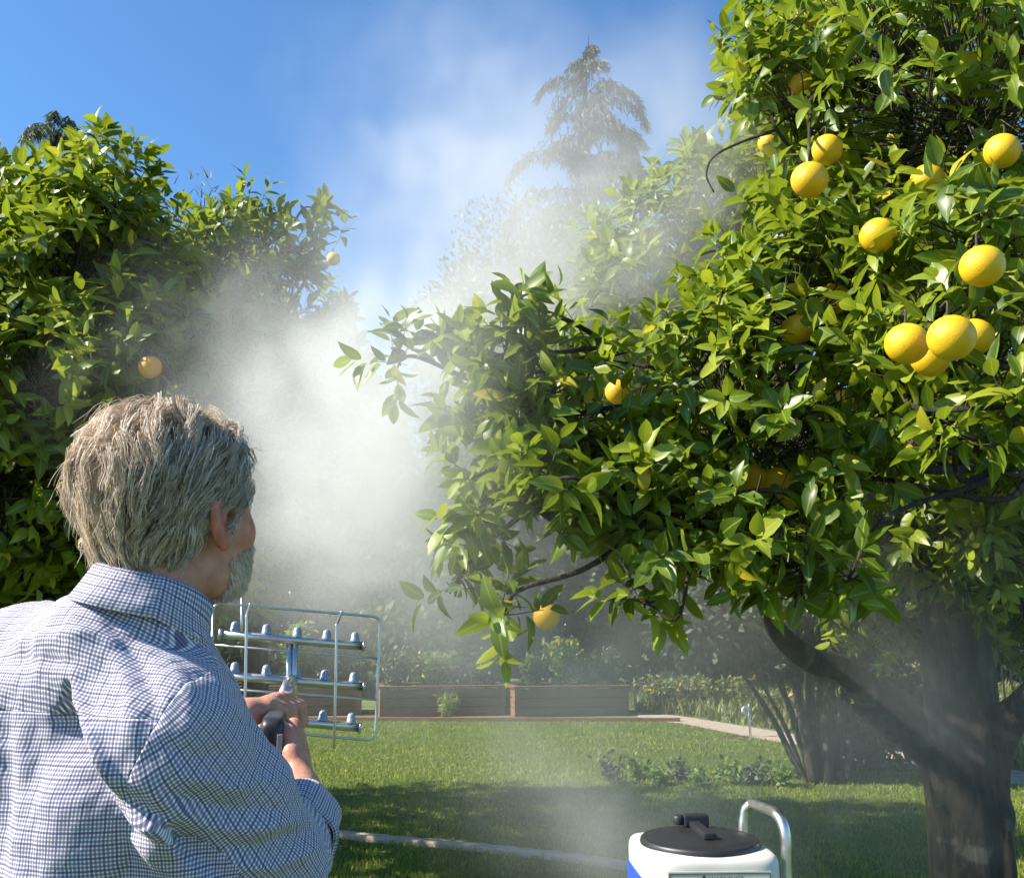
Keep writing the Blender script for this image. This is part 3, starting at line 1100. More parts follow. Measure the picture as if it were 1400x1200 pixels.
# low border plants at the edge of the shade
r = np.random.default_rng(5)
for i, (px, py) in enumerate([(845, 1062), (868, 1055), (905, 1064), (930, 1058), (965, 1066), (1000, 1062), (1038, 1064), (1068, 1066)]):
    g = gr(px, py + 10)
    leafy_plant('border_plant', ['leftmost low border plant at the edge of the lawn shade', 'second low border plant from the left at the lawn shade edge', 'third low border plant from the left at the lawn shade edge', 'fourth low border plant from the left at the lawn shade edge', 'fifth low border plant from the left, below the path light', 'sixth low border plant from the left, right of the path light', 'seventh low border plant, next to the thin leaning stems', 'rightmost low border plant, at the foot of the stemmed shrub'][i], (g.x, g.y, 0), r.uniform(.14, .26), r.uniform(.14, .24), M['herb'] if i % 3 else M['grey_leaf'], 170, .065, 400 + i, 'border plants at the shade edge', tint0=.45)


# ================================================================== the citrus trees
def lobe(px, py, d, r, sy=1.0, sz=1.0, w=1.0):
    r = max(.03, r - .075)
    return (np.array(at(px, py, d)), (r, r * sy, r * sz), w)


# fruit: photo pixel, diameter in pixels, label
FR = .108
fruit_r = [
    (1131, 205, 46, 'round yellow grapefruit, upper right of the hanging pair near the sky'),
    (1107, 246, 52, 'round yellow grapefruit, lower left of the hanging pair near the sky'),
    (1095, 118, 40, 'grapefruit high under the bare dark branch'),
    (1052, 196, 36, 'half hidden grapefruit left of the hanging pair'),
    (1104, 24, 36, 'topmost grapefruit, tucked in leaves at the top edge'),
    (1268, 246, 46, 'shaded dull grapefruit right of the hanging pair'),
    (1217, 196, 30, 'small partly hidden grapefruit right of the upper pair fruit'),
    (1200, 322, 52, 'grapefruit between leaves above the centre of the tree'),
    (1343, 364, 66, 'large grapefruit alone near the right edge'),
    (1370, 207, 52, 'grapefruit high near the right edge'),
    (1141, 408, 42, 'shaded grapefruit behind leaves above the single lit one'),
    (1090, 451, 46, 'single sunlit grapefruit left of the big cluster'),
    (1240, 470, 62, 'leftmost grapefruit of the big cluster'),
    (1301, 462, 66, 'large middle grapefruit of the big cluster'),
    (1272, 489, 58, 'lowest grapefruit of the big cluster'),
    (1331, 461, 58, 'rightmost grapefruit of the big cluster, half hidden'),
    (1028, 656, 46, 'left of two grapefruit half buried in the low leaves'),
    (1062, 660, 46, 'right of two grapefruit half buried in the low leaves'),
    (1152, 546, 32, 'small shaded grapefruit at the edge of the dark hollow'),
    (845, 536, 38, 'orange tinted grapefruit in shade on the left branch'),
    (747, 843, 35, 'pale grapefruit hanging low in the mist on a thin stem'),
]
fruit_l = [
    (205, 502, 32, 'orange yellow fruit on the left citrus just above the man'),
    (456, 354, 20, 'lone pale fruit hanging against the sky by the mist'),
    (58, 687, 15, 'small dark orange fruit deep in the left citrus'),
    (232, 536, 14, 'tiny orange fruit just above the hair of the man'),
    (150, 365, 17, 'small fruit hidden high in the left citrus'),
]


def fruit_depth(dp):
    return FR * FPX / dp


clear_r = []
for (x, y, dp, lab) in fruit_r:
    dep = fruit_depth(dp) * 1.02
    clear_r.append((x, y, dp / 2, dep))
clear_l = [(x, y, dp / 2, .1 * FPX / dp) for (x, y, dp, lab) in fruit_l]

# --- the big grapefruit tree on the right
tb = at(1330, 1200, 4.5)
tb.z = 0
trunk_pts = [(tb.x + .03, 4.5, -.1), (tb.x, 4.5, .25), at(1322, 1120, 4.5), at(1316, 1040, 4.5), at(1312, 960, 4.5), at(1306, 860, 4.45), at(1310, 740, 4.4)]
fork = at(1310, 800, 4.42)
lobes_r = [
    lobe(1330, 110, 3.3, .78, w=.8), lobe(1180, 60, 3.5, .48, w=.75), lobe(1080, 130, 3.4, .26, 1.2), lobe(1060, 40, 3.6, .24),
    lobe(1170, 330, 3.3, .42), lobe(1065, 420, 3.25, .36), lobe(990, 540, 3.1, .40), lobe(1090, 560, 2.95, .36), lobe(890, 560, 3.1, .30),
    lobe(1010, 700, 2.8, .24), lobe(1090, 770, 2.75, .20), lobe(960, 760, 2.8, .15), lobe(1160, 790, 2.7, .09, w=1.3), lobe(1130, 680, 2.85, .15),
    lobe(770, 560, 2.95, .26), lobe(700, 600, 2.9, .16), lobe(690, 480, 2.85, .13, w=1.4), lobe(698, 425, 2.8, .075, w=2.2), lobe(590, 455, 3.05, .085, w=1.3), lobe(545, 490, 3.15, .05, w=1.6),
    lobe(630, 560, 3.1, .13, w=.8), lobe(640, 740, 3.15, .11, w=.9), lobe(620, 800, 3.2, .07, w=1.2), lobe(690, 835, 2.9, .06, w=1.2), lobe(745, 660, 2.6, .09, w=1.4),
    lobe(830, 680, 2.8, .16), lobe(882, 820, 2.65, .075, w=1.5), lobe(905, 750, 2.7, .11),
    lobe(1290, 400, 2.75, .30), lobe(1370, 470, 2.5, .22), lobe(1360, 310, 2.6, .26), lobe(1210, 470, 2.85, .17), lobe(1335, 595, 2.35, .075, w=1.6), lobe(1385, 570, 2.35, .09, w=1.3), lobe(1215, 530, 2.8, .07, w=1.3), lobe(1165, 590, 2.85, .09),
    lobe(960, 330, 4.5, .46, w=.9), lobe(880, 420, 4.4, .40, w=.9), lobe(960, 230, 4.7, .24, w=.9), lobe(850, 350, 4.8, .26, w=.8), lobe(1060, 300, 4.5, .5, w=.9),
    lobe(1250, 160, 4.8, 1.0, w=.7), lobe(1350, 420, 5.3, .95, w=.7), lobe(1200, 480, 4.9, .7, w=.7), lobe(1560, 250, 4.3, 1.2, w=.5), lobe(1540, 560, 4.2, .8, w=.5),
    lobe(1350, 640, 5.6, .75, w=.6), lobe(1200, 650, 5.3, .55, w=.6), lobe(1400, 800, 5.9, .5, w=.5), lobe(1010, 600, 4.4, .55, w=.6),
    lobe(720, 540, 2.95, .21), lobe(800, 640, 2.9, .21), lobe(850, 710, 2.8, .15), lobe(660, 640, 3.0, .14), lobe(745, 705, 2.75, .11, w=1.2), lobe(920, 690, 2.85, .2), lobe(640, 500, 2.95, .12), lobe(660, 720, 3.0, .12), lobe(820, 480, 3.2, .2), lobe(860, 620, 3.0, .2),
    lobe(1290, 690, 4.0, .30, w=.9), lobe(1375, 715, 4.0, .30, w=.9), lobe(1330, 780, 4.1, .24, w=.9), lobe(1235, 735, 4.2, .28, w=.9), lobe(1395, 640, 3.6, .22, w=.9), lobe(1300, 610, 3.9, .28, w=.9),
    lobe(870, 600, 4.6, .48, w=.7), lobe(960, 480, 6.2, .6, w=.6), lobe(1080, 380, 6.4, .8, w=.6), lobe(1220, 280, 6.5, .9, w=.5), lobe(1000, 650, 4.9, .55, w=.7), lobe(1120, 690, 5.1, .5, w=.7), lobe(770, 590, 4.3, .32, w=.7), lobe(1250, 770, 6.2, .7, w=.9), lobe(1330, 690, 6.0, .6, w=.9), lobe(1180, 700, 6.1, .5, w=.9), lobe(1390, 740, 6.3, .7, w=.7), lobe(1120, 760, 6.0, .5, w=.7),
]
extra = [([at(1300, 1040, 4.5), at(1265, 1016, 4.46), at(1228, 962, 4.36), at(1190, 950, 4.3), at(1150, 912, 4.15), at(1108, 902, 4.0), at(1060, 860, 3.7), at(1040, 790, 3.4)], [.12, .072, .058, .046, .022]),
         ([at(1335, 1030, 4.5), at(1372, 990, 4.4), at(1410, 950, 4.2), at(1480, 850, 4.1)], [.13, .085, .06, .04]),
         ([at(1310, 760, 4.4), at(1290, 520, 4.2), at(1245, 260, 3.9), at(1238, 90, 3.6)], [.085, .055, .035, .022]),
         ([at(1245, 62, 3.4), at(1215, 78, 3.38), at(1165, 104, 3.35), at(1120, 128, 3.3), at(1100, 150, 3.25)], [.026, .023, .017, .008]),
         ([at(1108, 148, 3.26), at(1106, 190, 3.0), at(1106, 222, 2.85)], [.006, .005, .004]),
         ([at(1060, 178, 3.3), at(1010, 196, 3.3), at(975, 215, 3.3), at(966, 240, 3.3), at(976, 263, 3.3)], [.006, .004, .003]),
         ([at(1150, 700, 4.2), at(1040, 660, 3.6), at(900, 640, 3.2), at(780, 600, 3.0), at(690, 560, 2.95)], [.03, .018, .011, .006]),
         ([at(700, 560, 2.9), at(692, 500, 2.85), at(695, 425, 2.8)], [.008, .006, .003]),
         ([at(690, 640, 3.0), at(660, 700, 3.1), at(640, 760, 3.15), at(622, 815, 3.2)], [.007, .005, .003])]
citrus_tree('large grapefruit tree on a thick trunk filling the right side', (tb.x, 4.5, 0), fork, None, lobes_r, 80, .086, 9, M['citrus'], clear_r, 11, trunk_pts, [.23, .185, .172, .195, .16, .13, .10], extra, droop=.42, tint0=.38, young=.20)

# --- the left citrus tree
t2 = at(-40, 900, 5.2)
t2.z = 0
lobes_l = [
    lobe(140, 265, 4.55, .30), lobe(55, 322, 4.6, .32), lobe(-20, 280, 4.6, .30), lobe(185, 330, 4.6, .20), lobe(110, 340, 4.4, .38), lobe(10, 420, 4.4, .42), lobe(205, 395, 4.5, .22),
    lobe(150, 470, 4.3, .30), lobe(230, 450, 4.45, .16), lobe(60, 520, 4.2, .36), lobe(-60, 550, 4.4, .5), lobe(210, 560, 4.6, .34), lobe(100, 620, 4.5, .42), lobe(20, 680, 4.4, .35), lobe(-80, 720, 4.6, .5),
    lobe(60, 480, 5.4, .95, w=.7), lobe(200, 600, 5.6, .7, w=.7), lobe(-150, 500, 5.4, 1.1, w=.5), lobe(110, 400, 5.6, .75, w=.7), lobe(100, 730, 5.2, .5, w=.8), lobe(-300, 450, 5.4, 1.1, w=.4), lobe(170, 700, 5.4, .5, w=.8), lobe(90, 800, 5.0, .42), lobe(-20, 810, 4.9, .4)]
citrus_tree('dense citrus tree at the left edge behind the man', (t2.x, 5.2, 0), at(-30, 760, 5.2), None, lobes_l, 66, .098, 9, M['citrus_far'], clear_l, 12, [(t2.x, 5.2, -.1), (t2.x, 5.2, .5), at(-35, 860, 5.2), at(-30, 740, 5.2)], [.16, .13, .12, .09], (), droop=.18, tint0=.36, young=.22)

# --- the smaller citrus between it and the mist
t3 = at(345, 900, 6.4)
t3.z = 0
lobes_m = [
    lobe(330, 350, 6.0, .36), lobe(350, 285, 6.0, .14, w=1.2), lobe(300, 300, 6.0, .12, w=1.2), lobe(440, 290, 6.1, .09, w=1.3), lobe(400, 330, 6.0, .2), lobe(280, 390, 5.8, .30), lobe(390, 430, 6.1, .42), lobe(460, 330, 6.1, .07, w=1.3),
    lobe(300, 470, 5.9, .42), lobe(400, 540, 6.2, .5), lobe(330, 600, 6.2, .6), lobe(460, 480, 6.3, .25), lobe(440, 640, 6.5, .5), lobe(250, 640, 6.3, .6), lobe(350, 700, 6.6, .6), lobe(480, 580, 6.6, .3),
    lobe(330, 500, 7.0, .9, w=.7), lobe(420, 600, 7.2, .8, w=.7), lobe(280, 785, 5.9, .42), lobe(225, 470, 5.7, .52), lobe(240, 410, 5.9, .38), lobe(200, 800, 5.7, .5), lobe(325, 755, 6.4, .42), lobe(240, 700, 5.8, .5), lobe(400, 690, 6.8, .5)]
citrus_tree('smaller citrus tree between the left tree and the mist', (t3.x, 6.4, 0), at(345, 720, 6.4), None, lobes_m, 56, .10, 9, M['citrus_far'], clear_l, 13, [(t3.x, 6.4, -.1), (t3.x + .05, 6.4, .5), at(350, 820, 6.4), at(345, 700, 6.4)], [.11, .09, .08, .06],
            [([at(352, 830, 6.35), at(310, 838, 6.2), at(285, 850, 6.1), at(262, 850, 6.0)], [.05, .045, .03])], droop=.2, tint0=.36, young=.18)


# --- a taller citrus standing behind the left one
t4 = np.array([-4.3, 7.3, 0])
lobes_d = [(t4 + np.array(o), (q, q, q * .9), .45) for o, q in (((0, 0, 2.6), 1.2), ((.6, .3, 3.6), .9), ((-.6, .2, 3.7), .9), ((.1, -.2, 4.4), .75), ((.9, -.5, 2.2), .7), ((-.9, .4, 2.3), .8), ((.3, .8, 2.6), .9), ((.8, .7, 3.3), .6))]
citrus_tree('taller citrus tree mostly hidden behind the left one', tuple(t4), t4 + [0, 0, 1.5], None, lobes_d, 50, .11, 8, M['citrus_far'], [], 14, [t4 + [0, 0, -.1], t4 + [.02, 0, .6], t4 + [0, 0, 1.2], t4 + [0, 0, 1.8]], [.14, .12, .10, .08], (), solo=0)


# --- the fruit
def rind_mat(name, c1, c2):
    m = noise_mat(name, [(0.25, (c1[0] * .80, c1[1] * .98, c1[2])), (0.42, c1), (0.7, c2)], scale=11, rough=.42, bump=.22, bscale=380, spec=.45)
    return m


M['rind'] = rind_mat('grapefruit rind', (0.74, 0.42, 0.010), (0.82, 0.54, 0.02))
M['rind_o'] = rind_mat('orange rind', (0.66, 0.27, 0.012), (0.76, 0.36, 0.02))
M['calyx'] = plain('calyx', (0.12, 0.14, 0.04), .7)
rf = np.random.default_rng(8)


def fruit(name, label, c, rad, m, group, cat, hang=.035):
    root = empty(name, c)
    tag(root, label, cat, group)
    th = np.linspace(0, math.pi, 17)
    prof = []
    ob = rf.uniform(.93, 1.0)
    for t in th:
        r_ = math.sin(t) * rad * (1 + .03 * math.cos(t))
        z = math.cos(t) * rad * ob
        if t < .35: z -= rad * .05 * (1 - t / .35)
        prof.append((max(r_, 1e-4), z))
    k = MB()
    a = rf.uniform(-.25, .25)
    Rm = np.array([[math.cos(a), 0, math.sin(a)], [0, 1, 0], [-math.sin(a), 0, math.cos(a)]])
    k.lathe(prof, c, 28, Rm)
    k.build('rind', m, root, True)
    c = np.array(c)
    top = c + Rm @ np.array([0, 0, rad * ob * .95])
    k = MB()
    k.tube(smoothpath([top - [0, 0, .004], top + [.006, .004, .04], top + [rf.normal(0, .02), .03, hang]], 8), [.0035, .0028, .0025], 6)
    st = k.build('stalk', M['twig'], root, True)
    k = MB()
    k.lathe([(.001, .006), (.008, .005), (.009, .0), (.006, -.004)], top, 8)
    k.build('calyx', M['calyx'], st, True)
    return root


for (x, y, dp, lab) in fruit_r:
    fruit('grapefruit', lab, at(x, y, fruit_depth(dp)), FR / 2 * rf.uniform(.93, 1.06), M['rind'], 'grapefruit on the right tree', 'fruit', .22 if 'hanging low' in lab else .035)
for (x, y, dp, lab) in fruit_l:
    fruit('citrus_fruit', lab, at(x, y, .1 * FPX / dp), .05, M['rind_o'] if x != 456 else M['rind'], 'fruit on the left citrus trees', 'fruit')
# long stem of the fruit that hangs low in the mist: a twig of its own on that fruit's tree

# ================================================================== surfaces from distance fields
def snets(f, lo, hi, h, cs=5):
    lo, hi = np.array(lo, float), np.array(hi, float)
    n = (np.ceil((hi - lo) / h)).astype(int) + 2
    nc = -(-n // cs)
    ci = np.stack(np.meshgrid(*[np.arange(k) for k in nc], indexing='ij'), -1)
    cd = f((lo + (ci + .5) * cs * h - .5 * h).reshape(-1, 3)).reshape(nc)
    rep = lambda a: a.repeat(cs, 0).repeat(cs, 1).repeat(cs, 2)[:n[0], :n[1], :n[2]]
    vol = rep(np.sign(cd).astype(np.float32))
    idx = np.argwhere(rep(np.abs(cd) < cs * h * 1.5))
    for a in range(0, len(idx), 400000):
        q = idx[a:a + 400000]
        vol[q[:, 0], q[:, 1], q[:, 2]] = f(lo + q * h)
    s = vol < 0
    cnt = np.zeros(n - 1, np.int8)
    offs = [(i, j, k) for i in (0, 1) for j in (0, 1) for k in (0, 1)]
    for (i, j, k) in offs:
        cnt += s[i:n[0] - 1 + i, j:n[1] - 1 + j, k:n[2] - 1 + k]
    cells = np.argwhere((cnt > 0) & (cnt < 8))
    cv = np.stack([vol[cells[:, 0] + i, cells[:, 1] + j, cells[:, 2] + k] for (i, j, k) in offs], 1)
    acc = np.zeros((len(cells), 3))
    w = np.zeros(len(cells))
    O = np.array(offs, float)
    for a in range(8):
        for b in range(a + 1, 8):
            if np.abs(O[a] - O[b]).sum() == 1:
                m = (cv[:, a] < 0) != (cv[:, b] < 0)
                t = cv[m, a] / (cv[m, a] - cv[m, b])
                acc[m] += O[a] + (O[b] - O[a]) * t[:, None]
                w[m] += 1
    V = lo + (cells + acc / w[:, None]) * h
    vid = np.full(n, -1, np.int32)
    vid[cells[:, 0], cells[:, 1], cells[:, 2]] = np.arange(len(cells))
    Q = []
    for ax in range(3):
        b, c = (ax + 1) % 3, (ax + 2) % 3
        sl0 = [slice(None)] * 3
        sl1 = [slice(None)] * 3
        sl0[ax] = slice(0, -1)
        sl1[ax] = slice(1, None)
        e = np.argwhere(s[tuple(sl0)] != s[tuple(sl1)])
        e = e[(e[:, b] > 0) & (e[:, c] > 0)]
        ins = s[e[:, 0], e[:, 1], e[:, 2]]
        def g(db, dc):
            q = e.copy()
            q[:, b] += db
            q[:, c] += dc
            return vid[q[:, 0], q[:, 1], q[:, 2]]
        q = np.stack([g(-1, -1), g(0, -1), g(0, 0), g(-1, 0)], 1)
        q[~ins] = q[~ins][:, ::-1]
        Q.append(q[(q >= 0).all(1)])
    Q = np.concatenate(Q)
    G = None
    for _ in range(2):
        d, G = grad(f, V)
        V = V - G * np.clip(d, -h, h)[:, None] * .9
    return V, Q, G


def grad(f, V, e=.0015):
    d = f(V)
    g = np.stack([f(V + np.eye(3)[i] * e) - d for i in range(3)], 1)
    return d, unit(g)


def cap(P, a, b, ra, rb=None):
    a, b = np.array(a, float), np.array(b, float)
    rb = ra if rb is None else rb
    ab = b - a
    t = np.clip((P - a) @ ab / (ab @ ab + 1e-12), 0, 1)
    return np.linalg.norm(P - a - t[:, None] * ab, axis=1) - (ra + (rb - ra) * t)


def ell(P, c, r):
    q = (P - np.array(c)) / np.array(r)
    k0 = np.linalg.norm(q, axis=1)
    k1 = np.linalg.norm(q / np.array(r), axis=1) + 1e-9
    return k0 * (k0 - 1) / k1


def smin(a, b, k):
    h = np.clip(.5 + .5 * (b - a) / k, 0, 1)
    return b * (1 - h) + a * h - k * h * (1 - h)


# ================================================================== the man
TB = math.radians(28)
NBX, NBY = -.470, 1.17
RBODY = np.array([[math.cos(TB), math.sin(TB), 0], [-math.sin(TB), math.cos(TB), 0], [0, 0, 1]])   # local (right, forward, up) -> world
OB = np.array([NBX, NBY, 0])
bl = lambda P: (P - OB) @ RBODY            # world -> body local
bw = lambda *p: OB + RBODY @ np.array(p, float)
TH = math.radians(29)
RHEAD0 = np.array([[math.cos(TH), math.sin(TH), 0], [-math.sin(TH), math.cos(TH), 0], [0, 0, 1]])
tp = math.radians(8)
RHEAD = RHEAD0 @ np.array([[1, 0, 0], [0, math.cos(tp), -math.sin(tp)], [0, math.sin(tp), math.cos(tp)]])
HC = np.array(at(247, 702, 1.20))
hl = lambda P: (P - HC) @ RHEAD
hw = lambda *p: HC + RHEAD @ np.array(p, float)

# joints
SHR = bw(.122, -.02, 1.338)
SHL = bw(-.19, .01, 1.40)
ELR = np.array(at(376, 1184, 1.24))
WRR = np.array(at(412, 1082, 1.46))
ELL = bw(-.20, .16, 1.17)
WRL = np.array(at(334, 980, 1.60))
KR = [np.array(at(*q)) for q in ((401, 992, 1.545), (407, 1008, 1.553), (411, 1026, 1.55), (412, 1043, 1.54))]
KL = [np.array(at(*q)) for q in ((391, 955, 1.715), (384, 956, 1.69), (377, 958, 1.665), (370, 962, 1.64))]


def head_sdf(P):
    p = hl(P)
    d = ell(p, (0, -.012, .032), (.076, .098, .086))
    d = smin(d, ell(p, (0, .032, -.030), (.062, .062, .078)), .03)
    d = smin(d, ell(p, (0, .038, -.076), (.046, .050, .034)), .025)
    d = smin(d, ell(p, (0, .078, -.094), (.021, .017, .017)), .02)
    for s in (-1, 1):
        d = smin(d, ell(p, (s * .042, .055, -.030), (.018, .020, .018)), .02)
        d = smin(d, ell(p, (s * .039, .018, -.080), (.017, .033, .024)), .02)
        d = smin(d, cap(p, (s * .012, .094, .024), (s * .042, .078, .024), .010, .008), .012)
        # ear: shell with a hollow
        q = p - np.array([s * .0775, -.012, -.012])
        an = math.radians(24) * s
        q = q @ np.array([[math.cos(an), -math.sin(an), 0], [math.sin(an), math.cos(an), 0], [0, 0, 1.0]])
        q = q @ np.array([[1, 0, 0], [0, math.cos(.2), -math.sin(.2)], [0, math.sin(.2), math.cos(.2)]])
        e = ell(q, (s * .004, -.008, 0), (.0085, .0205, .034))
        e = smin(e, ell(q, (s * .003, .002, -.028), (.0065, .010, .011)), .008)
        e = np.maximum(e, -ell(q, (s * .012, -.004, .004), (.0075, .011, .020)))
        d = smin(d, e, .006)
    d = smin(d, cap(p, (0, .096, .008), (0, .110, -.034), .0085, .0115), .012)
    for s in (-1, 1):
        d = smin(d, ell(p, (s * .011, .100, -.038), (.008, .010, .007)), .008)
        d = np.maximum(d, -ell(p, (s * .031, .106, .004), (.013, .014, .008)))
    d = smin(d, cap(p, (-.018, .093, -.066), (.018, .093, -.066), .006), .008)
    d = smin(d, cap(p, (-.015, .091, -.076), (.015, .091, -.076), .007), .008)
    return d


NK0, NK1 = hw(0, -.030, -.05), bw(.018, .0, 1.42)


def finger(P, d, pts, rs, k=.006):
    for i in range(len(pts) - 1):
        d = smin(d, cap(P, pts[i], pts[i + 1], rs[i], rs[i + 1]), k)
    return d


def hand_sdf(P, W, K, phal, thumb, side):
    d = np.full(len(P), 1.0)
    for i, k in enumerate(K):
        d = smin(d, cap(P, W * .86 + k * .14 + (K[0] - K[3]) * (.20 - .13 * i), k, .0150, .0118), .014)
    for i, k in enumerate(K):
        pts = [k]
        for v in phal[i]: pts.append(pts[-1] + np.array(v))
        d = finger(P, d, pts, [.0115, .0098, .0088, .0075])
    d = finger(P, d, thumb, [.017, .0135, .0115, .0092], .010)
    return d


L1 = [.047, .052, .048, .038]
PHR = [[np.array([-.45, .80, -.1]) * .85 * l, np.array([-.90, .05, -.05]) * .62 * l, np.array([-.45, -.75, 0]) * .5 * l] for l in L1]
THR = [np.array(at(407, 1058, 1.475)), np.array(at(399, 1028, 1.485)), np.array(at(393, 1002, 1.497)), np.array(at(381, 989, 1.525))]
PHL = [[np.array([.62, .35, -.35]) * .8 * l, np.array([.15, .15, -.9]) * .62 * l, np.array([-.75, .0, -.4]) * .5 * l] for l in L1]
THL = [np.array(at(346, 972, 1.62)), np.array(at(366, 967, 1.62)), np.array(at(384, 972, 1.645)), np.array(at(396, 980, 1.67))]


def arm_sdf(P, S_, E, W):
    d = cap(P, S_, E, .056, .044)
    m = E + (W - E) * .3
    d = smin(d, cap(P, E, m, .044, .043), .02)
    return smin(d, cap(P, m, W, .043, .029), .02)


def near(f, P, c, rad):
    """evaluate f only inside a ball; outside it the ball's own distance does"""
    dist = np.linalg.norm(P - c, axis=1) - rad
    out = np.maximum(dist, .02) + .03
    m = dist < .03
    if m.any(): out[m] = f(P[m])
    return out


HR_C, HL_C = (WRR + KR[1]) / 2, (WRL + KL[1]) / 2


def body_sdf(P):
    p = bl(P)
    d = ell(p, (0, .05, 1.25), (.13, .07, .20))
    d = smin(d, ell(p, (0, .05, 1.02), (.13, .085, .18)), .08)
    d = smin(d, cap(P, bw(-.15, 0, 1.385), bw(.11, 0, 1.345), .05), .05)
    d = smin(d, cap(P, NK0, NK1, .052, .062), .03)
    d = smin(d, near(head_sdf, P, HC, .19), .018)
    ar = smin(arm_sdf(P, SHR, ELR, WRR), near(lambda q: hand_sdf(q, WRR, KR, PHR, THR, 1), P, HR_C, .13), .016)
    al = smin(arm_sdf(P, SHL, ELL, WRL), near(lambda q: hand_sdf(q, WRL, KL, PHL, THL, -1), P, HL_C, .13), .016)
    d = smin(d, np.minimum(ar, al), .03)
    for s in (-1, 1):
        hip, kn, an = bw(s * .09, .03, .92), bw(s * .10, .05, .50), bw(s * .105, .0, .09)
        d = smin(d, cap(P, hip, kn, .082, .058), .05)
        d = smin(d, cap(P, kn, an, .056, .036), .02)
        d = smin(d, cap(P, an, bw(s * .12, .15, .04), .034, .03), .02)
    return d


person = empty('person', OB)
tag(person, 'grey haired person seen from behind in a checked shirt, holding a spray wand', 'person')


def skin_mat():
    m, nt, b, out = new_mat('skin')
    a = N(nt, 'ShaderNodeAttribute', attribute_name='skin')
    tc = N(nt, 'ShaderNodeTexCoord')
    no = N(nt, 'ShaderNodeTexNoise')
    no.inputs['Scale'].default_value = 55
    no.inputs['Detail'].default_value = 6
    nt.links.new(tc.outputs['Object'], no.inputs['Vector'])
    mx = N(nt, 'ShaderNodeMix', data_type='RGBA', blend_type='MULTIPLY')
    mx.inputs[0].default_value = 1
    nt.links.new(a.outputs['Color'], mx.inputs[6])
    nt.links.new(ramp(nt, [(.3, (.80, .70, .66)), (.7, (1.1, 1.08, 1.06))], no.outputs['Fac']), mx.inputs[7])
    nt.links.new(mx.outputs[2], b.inputs['Base Color'])
    b.inputs['Roughness'].default_value = .5
    b.inputs['Subsurface Weight'].default_value = .12
    b.inputs['Subsurface Radius'].default_value = (.012, .004, .002)
    b.inputs['Subsurface Scale'].default_value = 1.0
    n2 = N(nt, 'ShaderNodeTexNoise')
    n2.inputs['Scale'].default_value = 260
    nt.links.new(tc.outputs['Object'], n2.inputs['Vector'])
    bp = N(nt, 'ShaderNodeBump')
    bp.inputs['Strength'].default_value = .35
    bp.inputs['Distance'].default_value = .002
    nt.links.new(n2.outputs['Fac'], bp.inputs['Height'])
    nt.links.new(bp.outputs[0], b.inputs['Normal'])
    return m


M['skin'] = skin_mat()


def hair_zone(h):
    """height in head space above which scalp carries hair"""
    return np.interp(h[:, 1], [-.13, -.05, -.034, -.016, .004, .022, .040, .062, .08, .12], [-.068, -.062, -.045, -.020, .022, -.012, .024, .066, .088, .10])


V, Q, G = snets(body_sdf, OB + [-.62, -.55, -.02], OB + [.62, .75, 1.82], .0052)
h = hl(V)
colr = np.tile(np.array([.52, .245, .165]), (len(V), 1))
inhead = np.linalg.norm(V - HC, axis=1) < .17
ear = inhead & (np.abs(h[:, 0]) > .069) & (h[:, 1] < .015) & (h[:, 1] > -.05) & (h[:, 2] < .035) & (h[:, 2] > -.06)
colr[ear] = (.50, .17, .115)
ck = inhead & (h[:, 1] > .03) & (h[:, 2] > -.06) & (h[:, 2] < .03)
colr[ck] = (.60, .23, .155)
colr[(~inhead) & (V[:, 2] > 1.4)] = (.53, .215, .145)
sc = inhead & (h[:, 2] > hair_zone(h) + .004) & ~ear
colr[sc] = (.32, .24, .17)
bz = inhead & (h[:, 1] > .03) & (h[:, 2] < -.062)
colr[bz] = (.85, .68, .56)
hands = V[:, 2] < 1.36
colr[hands] = (.54, .27, .185)
nv = fnoise(V, 60, 3)
colr *= (1 + .07 * nv)[:, None]
body = link('body', mesh_np('body', V, None, Q, True, None, {'skin': colr}), M['skin'], person)
M['eye'] = plain('eye', (.75, .73, .7), .15)
for s in (-1, 1):
    k = MB()
    th = np.linspace(0, math.pi, 9)
    k.lathe([(max(1e-4, math.sin(t) * .0112), math.cos(t) * .0112) for t in th], hw(s * .031, .078, .004), 14)
    k.build('eye', M['eye'], body, True)


# ------------------------------------------------------------------ hair
def strand_mesh(name, PTS, rad, col, m, parent):
    """PTS: (K, n, 3); three-sided tapering tubes"""
    K, n, _ = PTS.shape
    T = unit(np.gradient(PTS, axis=1))
    ref = unit(np.array([.3, .2, .9]))
    X = unit(np.cross(T, ref))
    Y = np.cross(T, X)
    tt = np.linspace(0, 1, n)
    w = (rad[:, None] * (1 - .75 * tt ** 2)[None])[..., None]
    V = np.stack([PTS + w * (math.cos(a) * X + math.sin(a) * Y) for a in (0, 2.094, 4.189)], 2).reshape(-1, 3)
    q = np.array([[i * 3 + j, i * 3 + (j + 1) % 3, (i + 1) * 3 + (j + 1) % 3, (i + 1) * 3 + j] for i in range(n - 1) for j in range(3)])
    Q = (q[None] + (np.arange(K) * n * 3)[:, None, None]).reshape(-1, 4)
    return link(name, mesh_np(name, V, None, Q, True, None, {'hair': np.repeat(col, n * 3, 0)}), m, parent)


